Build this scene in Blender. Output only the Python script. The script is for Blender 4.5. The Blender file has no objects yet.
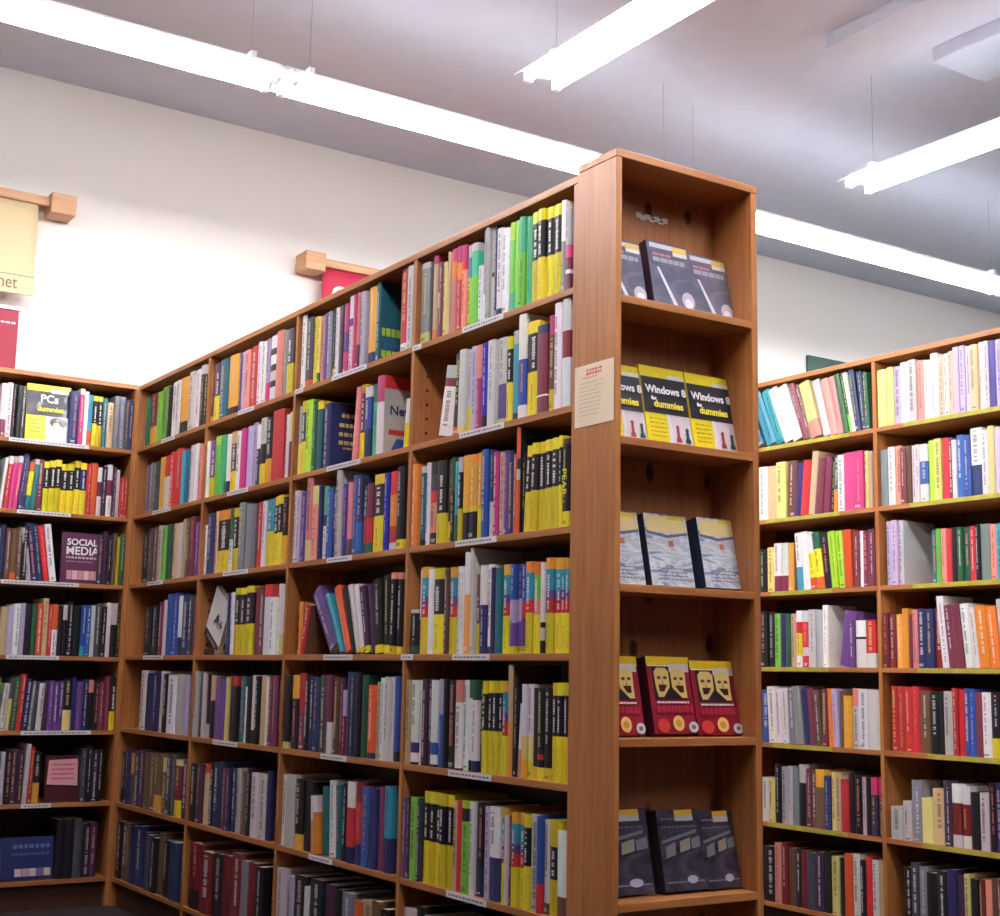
import bpy, bmesh, math, random
from mathutils import Vector, Matrix
random.seed(7)
scene = bpy.context.scene
COL = scene.collection
PI = math.pi

# ------------------------------------------------------------------ camera
F_PX = 1382.24
CAM_P = Vector((-2.0358, -6.1149, 1.0171))
yaw, pitch, roll = -0.5823, 0.1563, 0.0191
_f = Vector((-math.sin(yaw) * math.cos(pitch), math.cos(yaw) * math.cos(pitch), math.sin(pitch)))
_r0 = Vector((math.cos(yaw), math.sin(yaw), 0)); _u0 = _r0.cross(_f)
_r = math.cos(roll) * _r0 + math.sin(roll) * _u0
_u = -math.sin(roll) * _r0 + math.cos(roll) * _u0
cam_d = bpy.data.cameras.new('camera'); cam = bpy.data.objects.new('camera', cam_d); COL.objects.link(cam)
cam_d.sensor_width = 36; cam_d.lens = F_PX * 36 / 1000; cam_d.clip_start = 0.05
M = Matrix((( _r.x, _u.x, -_f.x, CAM_P.x), (_r.y, _u.y, -_f.y, CAM_P.y), (_r.z, _u.z, -_f.z, CAM_P.z), (0, 0, 0, 1)))
cam.matrix_world = M
scene.camera = cam
def ray(u, v): return _f + (u - 500) / F_PX * _r - (v - 458) / F_PX * _u
def on_x(u, v, X): d = ray(u, v); return CAM_P + d * ((X - CAM_P.x) / d.x)
def on_y(u, v, Y): d = ray(u, v); return CAM_P + d * ((Y - CAM_P.y) / d.y)
def on_z(u, v, Z): d = ray(u, v); return CAM_P + d * ((Z - CAM_P.z) / d.z)
def pix(p):
    d = Vector(p) - CAM_P; w = d.dot(_f)
    return 500 + F_PX * d.dot(_r) / w, 458 - F_PX * d.dot(_u) / w

# ------------------------------------------------------------------ colours
def lin(c): return tuple((x / 255 / 12.92) if x / 255 <= 0.04045 else ((x / 255 + 0.055) / 1.055) ** 2.4 for x in c) + (1.0,)
PAL = dict(
 K=((28,26,32),'black'), W=((232,226,228),'white'), w=((196,188,192),'grey-white'), S=((128,132,142),'grey'), s=((66,68,80),'charcoal'),
 G=((112,190,62),'green'), g=((38,92,62),'dark-green'), l=((168,214,50),'lime'), Y=((232,208,34),'yellow'), y=((222,206,120),'pale-yellow'),
 R=((206,44,50),'red'), r=((122,30,38),'dark-red'), B=((44,84,168),'blue'), b=((40,46,98),'navy'), U=((44,40,176),'bright-blue'),
 C=((52,150,176),'teal'), e=((30,100,114),'deep-teal'), t=((70,180,132),'sea-green'), T=((206,172,132),'tan'), O=((232,128,44),'orange'),
 o=((222,84,40),'orange-red'), A=((236,166,52),'amber'), P=((104,66,142),'purple'), p=((208,54,122),'magenta'), L=((186,168,206),'lilac'),
 N=((104,74,58),'brown'), f=((230,136,124),'salmon'), m=((120,46,70),'maroon'), q=((70,42,70),'plum'), u=((66,48,134),'violet'))
MACRO = dict(D='Y46K87Y', E='Y42R56P66C88A')

# ------------------------------------------------------------------ materials
def new_mat(name):
    m = bpy.data.materials.new(name); m.use_nodes = True
    nt = m.node_tree; b = nt.nodes['Principled BSDF']
    return m, nt, b
def plain(name, rgb, rough=0.6, bump=0.0, var=0.0, scale=40, metal=0.0, spec=0.5):
    m, nt, b = new_mat(name)
    b.inputs['Roughness'].default_value = rough; b.inputs['Metallic'].default_value = metal
    b.inputs['Specular IOR Level'].default_value = spec
    tc = nt.nodes.new('ShaderNodeTexCoord'); nz = nt.nodes.new('ShaderNodeTexNoise'); nz.inputs['Scale'].default_value = scale
    nt.links.new(tc.outputs['Object'], nz.inputs['Vector'])
    mx = nt.nodes.new('ShaderNodeMixRGB'); mx.blend_type = 'MULTIPLY'; mx.inputs['Fac'].default_value = var
    mx.inputs['Color1'].default_value = lin(rgb); nt.links.new(nz.outputs['Fac'], mx.inputs['Color2'])
    nt.links.new(mx.outputs['Color'], b.inputs['Base Color'])
    if bump:
        bp = nt.nodes.new('ShaderNodeBump'); bp.inputs['Strength'].default_value = bump; bp.inputs['Distance'].default_value = 0.003
        nt.links.new(nz.outputs['Fac'], bp.inputs['Height']); nt.links.new(bp.outputs['Normal'], b.inputs['Normal'])
    return m
def wood(name, axis, c1=(158,92,48), c2=(198,134,76), knots=False):
    m, nt, b = new_mat(name)
    b.inputs['Roughness'].default_value = 0.42
    tc = nt.nodes.new('ShaderNodeTexCoord'); mp = nt.nodes.new('ShaderNodeMapping')
    sc = [26, 26, 26]; sc[axis] = 1.3; mp.inputs['Scale'].default_value = sc
    nt.links.new(tc.outputs['Object'], mp.inputs['Vector'])
    nz = nt.nodes.new('ShaderNodeTexNoise'); nz.inputs['Scale'].default_value = 2.2; nz.inputs['Detail'].default_value = 6; nz.inputs['Roughness'].default_value = .65
    nt.links.new(mp.outputs['Vector'], nz.inputs['Vector'])
    rp = nt.nodes.new('ShaderNodeValToRGB'); rp.color_ramp.elements[0].position = .3; rp.color_ramp.elements[1].position = .72
    rp.color_ramp.elements[0].color = lin(c1); rp.color_ramp.elements[1].color = lin(c2)
    nt.links.new(nz.outputs['Fac'], rp.inputs['Fac'])
    out = rp.outputs['Color']
    n2 = nt.nodes.new('ShaderNodeTexNoise'); n2.inputs['Scale'].default_value = 1.4; nt.links.new(tc.outputs['Object'], n2.inputs['Vector'])
    mx = nt.nodes.new('ShaderNodeMixRGB'); mx.blend_type = 'MULTIPLY'; mx.inputs['Fac'].default_value = .3
    nt.links.new(out, mx.inputs['Color1']); nt.links.new(n2.outputs['Fac'], mx.inputs['Color2']); out = mx.outputs['Color']
    if knots:
        mp2 = nt.nodes.new('ShaderNodeMapping'); s2 = [11, 11, 11]; s2[axis] = 6.0; mp2.inputs['Scale'].default_value = s2
        nt.links.new(tc.outputs['Object'], mp2.inputs['Vector'])
        vo = nt.nodes.new('ShaderNodeTexVoronoi'); vo.inputs['Scale'].default_value = 1.0; nt.links.new(mp2.outputs['Vector'], vo.inputs['Vector'])
        r2 = nt.nodes.new('ShaderNodeValToRGB'); r2.color_ramp.elements[0].position = .1; r2.color_ramp.elements[1].position = .19
        r2.color_ramp.elements[0].color = lin((120,58,40)); r2.color_ramp.elements[1].color = (1, 1, 1, 1)
        nt.links.new(vo.outputs['Distance'], r2.inputs['Fac'])
        m3 = nt.nodes.new('ShaderNodeMixRGB'); m3.blend_type = 'MULTIPLY'; m3.inputs['Fac'].default_value = 1
        nt.links.new(out, m3.inputs['Color1']); nt.links.new(r2.outputs['Color'], m3.inputs['Color2']); out = m3.outputs['Color']
    nt.links.new(out, b.inputs['Base Color'])
    bp = nt.nodes.new('ShaderNodeBump'); bp.inputs['Strength'].default_value = .12; bp.inputs['Distance'].default_value = .002
    nt.links.new(nz.outputs['Fac'], bp.inputs['Height']); nt.links.new(bp.outputs['Normal'], b.inputs['Normal'])
    return m
def cover_mat(name, rough, coat=0.0, wrap=0.0):
    m, nt, b = new_mat(name)
    b.inputs['Roughness'].default_value = rough; b.inputs['Coat Weight'].default_value = coat; b.inputs['Coat Roughness'].default_value = .08
    at = nt.nodes.new('ShaderNodeAttribute'); at.attribute_name = 'ink'
    tc = nt.nodes.new('ShaderNodeTexCoord'); nz = nt.nodes.new('ShaderNodeTexNoise'); nz.inputs['Scale'].default_value = 60
    nt.links.new(tc.outputs['Object'], nz.inputs['Vector'])
    mr = nt.nodes.new('ShaderNodeMapRange'); mr.inputs[3].default_value = .86; mr.inputs[4].default_value = 1.08
    nt.links.new(nz.outputs['Fac'], mr.inputs[0])
    mx = nt.nodes.new('ShaderNodeMixRGB'); mx.blend_type = 'MULTIPLY'; mx.inputs['Fac'].default_value = 1
    nt.links.new(at.outputs['Color'], mx.inputs['Color1']); nt.links.new(mr.outputs[0], mx.inputs['Color2'])
    nt.links.new(mx.outputs['Color'], b.inputs['Base Color'])
    if wrap:
        n2 = nt.nodes.new('ShaderNodeTexNoise'); n2.inputs['Scale'].default_value = 9; nt.links.new(tc.outputs['Object'], n2.inputs['Vector'])
        bp = nt.nodes.new('ShaderNodeBump'); bp.inputs['Strength'].default_value = wrap; bp.inputs['Distance'].default_value = .02
        nt.links.new(n2.outputs['Fac'], bp.inputs['Height']); nt.links.new(bp.outputs['Normal'], b.inputs['Coat Normal'])
    return m
def photo_mat(name, stops, scale, stretch=(1,1,1), rough=.3, coat=.6):
    """a printed picture: swirled colours"""
    m, nt, b = new_mat(name); b.inputs['Roughness'].default_value = rough; b.inputs['Coat Weight'].default_value = coat
    tc = nt.nodes.new('ShaderNodeTexCoord'); mp = nt.nodes.new('ShaderNodeMapping'); mp.inputs['Scale'].default_value = stretch
    nt.links.new(tc.outputs['Object'], mp.inputs['Vector'])
    nz = nt.nodes.new('ShaderNodeTexNoise'); nz.inputs['Scale'].default_value = scale; nz.inputs['Detail'].default_value = 4; nz.inputs['Distortion'].default_value = 1.6
    nt.links.new(mp.outputs['Vector'], nz.inputs['Vector'])
    rp = nt.nodes.new('ShaderNodeValToRGB'); cr = rp.color_ramp
    for i, (p, c) in enumerate(stops):
        e = cr.elements[i] if i < 2 else cr.elements.new(p)
        e.position = p; e.color = lin(c)
    nt.links.new(nz.outputs['Fac'], rp.inputs['Fac']); nt.links.new(rp.outputs['Color'], b.inputs['Base Color'])
    return m
def emit(name, rgb, strength):
    m, nt, b = new_mat(name)
    b.inputs['Base Color'].default_value = lin((240,240,240))
    b.inputs['Emission Color'].default_value = rgb; b.inputs['Emission Strength'].default_value = strength
    return m

WX, WY, WZ = wood('pine_along_x', 0), wood('pine_along_y', 1), wood('pine_along_z', 2)
KNOT = wood('knotty_pine', 2, (166,98,58), (200,134,84), True)
DARKBACK = wood('cavity_shade_board', 2, (62,36,28), (84,50,36), True)  # shelf-cavity shade put into the board colour; plinths share it
OAK = wood('pale_oak', 0, (196,146,104), (226,180,136))
M_COVER = cover_mat('printed_cover', .42)
M_GLOSS = cover_mat('glossy_cover', .36, .3, .25)
M_PAGES = plain('paper_pages', (226,214,190), .85, 0, .25, 300)
M_LABEL = plain('label_paper', (226,222,226), .5, 0, .2, 120)
M_YLABEL = plain('yellow_label_strip', (190,178,66), .5, 0, .5, 30)
M_INK = plain('grey_ink', (120,110,118), .7)
M_HOLE = plain('dark_peg_hole', (42,24,18), .9)
M_WALL = plain('painted_wall', (226,223,219), .75, .08, .06, 90)
M_TAUPE = plain('taupe_wall', (58,48,46), .8, .08, .06, 90)
M_CEIL = plain('ceiling_paint', (200,206,222), .85, .1, .1, 12)
M_FLOOR = plain('dark_carpet', (40,26,26), .95, .5, .5, 220)
M_FIX = plain('white_enamel', (240,240,242), .4)
M_WING = plain('white_wing', (244,244,246), .4)
_nt = M_WING.node_tree; _tr = _nt.nodes.new('ShaderNodeBsdfTranslucent'); _mx = _nt.nodes.new('ShaderNodeMixShader'); _mx.inputs[0].default_value = .35
_nt.links.new(_nt.nodes['Principled BSDF'].outputs[0], _mx.inputs[1]); _nt.links.new(_tr.outputs[0], _mx.inputs[2]); _nt.links.new(_mx.outputs[0], _nt.nodes['Material Output'].inputs['Surface'])
M_WIRE = plain('steel_wire', (150,145,150), .6)
M_GREENSIGN = plain('green_board', (58,92,82), .6, 0, .1, 30)
M_CREAM = plain('cream_banner_cloth', (204,184,146), .8, .1, .08, 200)
M_REDBOX = plain('red_card', (140,16,46), .6, .05, .1, 100)
M_REDSIGN = plain('red_banner_cloth', (178,34,66), .7, .05, .08, 150)
M_WHITEINK = plain('white_ink', (240,236,238), .6)
M_BROWNINK = plain('brown_ink', (96,78,66), .7)
M_REDINK = plain('red_ink', (216,100,112), .7)
M_PALEINK = plain('pale_ink', (178,156,146), .7)
M_NOTICE = plain('notice_paper', (240,216,188), .6, 0, .08, 60)
M_TUBE = emit('lit_tube', (1.0, .975, .985, 1), 76)
M_UP = emit('ceiling_fill_strip', (.94, .95, 1.0, 1), 9)  # added glow that lifts the ceiling brightness

# ------------------------------------------------------------------ mesh helpers
def link(name, verts, faces, mats, parent=None, fmat=None, ink=None, smooth=False):
    me = bpy.data.meshes.new(name); me.from_pydata([tuple(v) for v in verts], [], faces)
    for m in (mats if isinstance(mats, (list, tuple)) else [mats]): me.materials.append(m)
    if fmat: me.polygons.foreach_set('material_index', fmat)
    if ink:
        a = me.attributes.new('ink', 'FLOAT_COLOR', 'FACE')
        a.data.foreach_set('color', [x for c in ink for x in c])
    if smooth: me.polygons.foreach_set('use_smooth', [True] * len(me.polygons))
    me.update()
    o = bpy.data.objects.new(name, me); COL.objects.link(o)
    if parent: o.parent = parent
    return o
class MB:
    def __init__(s): s.v = []; s.f = []; s.m = []; s.c = []
    def box(s, x0, x1, y0, y1, z0, z1, m=0, c=None, ch=0.0):
        if ch:
            bm = bmesh.new(); bmesh.ops.create_cube(bm, size=1)
            for v in bm.verts: v.co = Vector(((x0 + x1) / 2 + v.co.x * (x1 - x0), (y0 + y1) / 2 + v.co.y * (y1 - y0), (z0 + z1) / 2 + v.co.z * (z1 - z0)))
            bmesh.ops.bevel(bm, geom=list(bm.edges), offset=ch, segments=2, affect='EDGES', profile=.5)
            s.bm(bm, m, c); return s
        b = len(s.v)
        s.v += [(x, y, z) for z in (z0, z1) for y in (y0, y1) for x in (x0, x1)]
        for q in ((0,2,3,1), (4,5,7,6), (0,1,5,4), (2,6,7,3), (0,4,6,2), (1,3,7,5)):
            s.f.append(tuple(b + i for i in q)); s.m.append(m); s.c.append(c or (1, 1, 1, 1))
        return s
    def bm(s, bm, m=0, c=None):
        b = len(s.v); bm.verts.index_update()
        s.v += [v.co.copy() for v in bm.verts]
        for f in bm.faces: s.f.append(tuple(b + v.index for v in f.verts)); s.m.append(m); s.c.append(c or (1, 1, 1, 1))
        bm.free()
    def poly(s, pts, m=0, c=None):
        b = len(s.v); s.v += list(pts); s.f.append(tuple(range(b, b + len(pts)))); s.m.append(m); s.c.append(c or (1, 1, 1, 1)); return s
    def tube(s, p0, p1, r, n=10, m=0, c=None):
        p0, p1 = Vector(p0), Vector(p1); d = (p1 - p0).normalized(); a = d.orthogonal().normalized(); e = d.cross(a); b = len(s.v)
        for p in (p0, p1):
            for i in range(n): s.v.append(p + r * (math.cos(2*PI*i/n) * a + math.sin(2*PI*i/n) * e))
        for i in range(n): s.f.append((b+i, b+(i+1) % n, b+n+(i+1) % n, b+n+i)); s.m.append(m); s.c.append(c or (1,1,1,1))
        s.f.append(tuple(b+i for i in reversed(range(n)))); s.f.append(tuple(b+n+i for i in range(n))); s.m += [m, m]; s.c += [c or (1,1,1,1)] * 2
        return s
    def build(s, name, mats, parent=None, ink=False, smooth=False):
        return link(name, s.v, s.f, mats, parent, s.m, s.c if ink else None, smooth)
def tag(o, label=None, cat=None, group=None, kind=None):
    if label: o['label'] = label
    if cat: o['category'] = cat
    if group: o['group'] = group
    if kind: o['kind'] = kind
    return o
def empty(name, loc=(0, 0, 0), rz=0):
    o = bpy.data.objects.new(name, None); o.empty_display_size = .1; COL.objects.link(o); o.location = loc; o.rotation_euler = (0, 0, rz); return o
def text_mesh(name, body, size, mat, parent, mw, align='LEFT', bold=0.0, sx=1.0):
    cu = bpy.data.curves.new(name, 'FONT'); cu.body = body; cu.size = size; cu.align_x = align; cu.offset = bold
    cu.resolution_u = 3
    tmp = bpy.data.objects.new(name + '_src', cu); COL.objects.link(tmp)
    dg = bpy.context.evaluated_depsgraph_get(); dg.update()
    me = bpy.data.meshes.new_from_object(tmp.evaluated_get(dg), depsgraph=dg)
    bpy.data.objects.remove(tmp); bpy.data.curves.remove(cu)
    T = mw @ Matrix.Diagonal((sx, 1, 1, 1)); me.transform(T)
    me.materials.clear(); me.materials.append(mat); me.name = name
    o = bpy.data.objects.new(name, me); COL.objects.link(o); o.parent = parent
    return o
STAND = Matrix.Rotation(PI / 2, 4, 'X')          # lettering stood upright, facing -y

# ------------------------------------------------------------------ the room
WALL_Y, CEIL_Z = 0.32, 3.80
RX0, RX1, RY0 = -2.95, 9.0, -9.2
def struct(name, mb, mat, label, cat): return tag(mb.build(name, mat), label, cat, None, 'structure')
struct('floor', MB().box(RX0, RX1, RY0, WALL_Y, -.08, 0), M_FLOOR, 'dark reddish brown shop carpet under the bookcases', 'floor')
struct('ceiling', MB().box(RX0, RX1, RY0, WALL_Y, CEIL_Z, CEIL_Z + .1), M_CEIL, 'plain grey-white ceiling above the hanging strip lights', 'ceiling')
struct('wall_back', MB().box(RX0, RX1, WALL_Y, WALL_Y + .12, -.08, CEIL_Z + .1), M_WALL, 'white painted wall behind the bookcases and banners', 'wall')
struct('wall_left', MB().box(RX0 - .12, RX0, RY0, WALL_Y + .12, -.08, CEIL_Z + .1), M_TAUPE, 'taupe side wall of the shop beyond the frame', 'wall')
struct('wall_right', MB().box(RX1, RX1 + .12, RY0, WALL_Y + .12, -.08, CEIL_Z + .1), M_TAUPE, 'taupe side wall of the shop past the far bookcase', 'wall')
struct('wall_front', MB().box(RX0, RX1, RY0 - .12, RY0, -.08, CEIL_Z + .1), M_TAUPE, 'taupe wall of the shop behind the viewer', 'wall')
struct('trim_1', MB().box(2.22, 2.44, RY0, -2.16, CEIL_Z - .07, CEIL_Z, ch=.006), M_CEIL, 'narrow painted soffit running along the ceiling', 'soffit')
struct('trim_2', MB().box(2.70, 3.05, RY0, -2.34, CEIL_Z - .07, CEIL_Z, ch=.006), M_CEIL, 'wider painted soffit beside the narrow one on the ceiling', 'soffit')

# ------------------------------------------------------------------ strip lights
LZ = 3.30
def strip_light(name, p0, p1, label, group, wires=True):
    """a hanging batten with two tubes: origin at its middle, length along its own x"""
    p0, p1 = Vector(p0), Vector(p1); L = (p1 - p0).length; d = (p1 - p0).normalized()
    root = empty(name, (p0 + p1) / 2, math.atan2(d.y, d.x)); tag(root, label, 'strip light', group)
    h = L / 2
    MB().box(-h, h, -.035, .035, .012, .05, ch=.004).build('housing', M_FIX, root)
    b = MB()
    # folded reflector wings over the tubes
    for s in (-1, 1):
        pts = [(.03, .014), (.06, .017), (.085, .013), (.110, -.006), (.112, -.004), (.087, .016), (.06, .021), (.03, .018)]
        base = len(b.v)
        for x in (-h, h): b.v += [(x, s * y, z) for y, z in pts]
        n = len(pts)
        for i in range(n): b.f.append((base + i, base + (i + 1) % n, base + n + (i + 1) % n, base + n + i)); b.m.append(0); b.c.append((1,1,1,1))
        b.f.append(tuple(base + i for i in range(n))); b.f.append(tuple(base + n + i for i in range(n))); b.m += [0, 0]; b.c += [(1,1,1,1)] * 2
    b.build('reflector', M_WING, root)
    for s in (-1, 1):
        MB().tube((-h + .03, s * .066, -.012), (h - .03, s * .066, -.012), .019, 12).build('tube', M_TUBE, root, smooth=False)
        for e in (-1, 1): MB().box(e * (h - .03) - .012, e * (h - .03) + .012, s * .066 - .016, s * .066 + .016, -.036, .02, ch=.004).build('lamp_holder', M_FIX, root)
    MB().box(-h + .05, h - .05, -.02, .02, .05, .054).build('ceiling_fill_strip', M_UP, root)  # added glowing strip on the housing, brightens the ceiling
    for e in (-1, 1):
        MB().tube((e * (h - .12), 0, .05), (e * (h - .12), 0, CEIL_Z - LZ), .0009, 6).build('hanger_wire', M_WIRE, root)
        MB().box(e * (h - .12) - .012, e * (h - .12) + .012, -.03, .03, .05, .075, ch=.003).build('hanger_clip', M_FIX, root)
    return root
ends = [(-2.5, 0.03, -1.365), (0.03, 2.1, -1.365), (2.15, 4.66, -1.235), (4.66, 7.17, -1.235)]
labs = ['white strip light over the wall bookcase, first joint of the long row',
        'white strip light of the long row passing behind the end display', 'white strip light of the long row above the farther bookcase', 'last white strip light closing the long row past the far bookcase']
for (x0, x1, ay), la in zip(ends, labs):
    strip_light('strip_light', (x0 + .004, ay, LZ), (x1 - .004, ay, LZ), la, 'strip lights in the long row')
for x, y0, la in ((.85, -1.95, 'white strip light running toward the viewer, cut by the top edge'), (2.70, -1.87, 'short-looking white strip light over the aisle beside the far bookcase'),
                  (-.9, -3.2, 'white strip light over the aisle before the long bookcase')):
    strip_light('strip_light', (x, y0, LZ), (x, y0 - 2.45, LZ), la, 'strip lights over the aisles')
    if x > 0 and x < 1: strip_light('strip_light', (x, y0 - 2.46, LZ), (x, y0 - 4.9, LZ), 'second ' + la, 'strip lights over the aisles')
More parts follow.
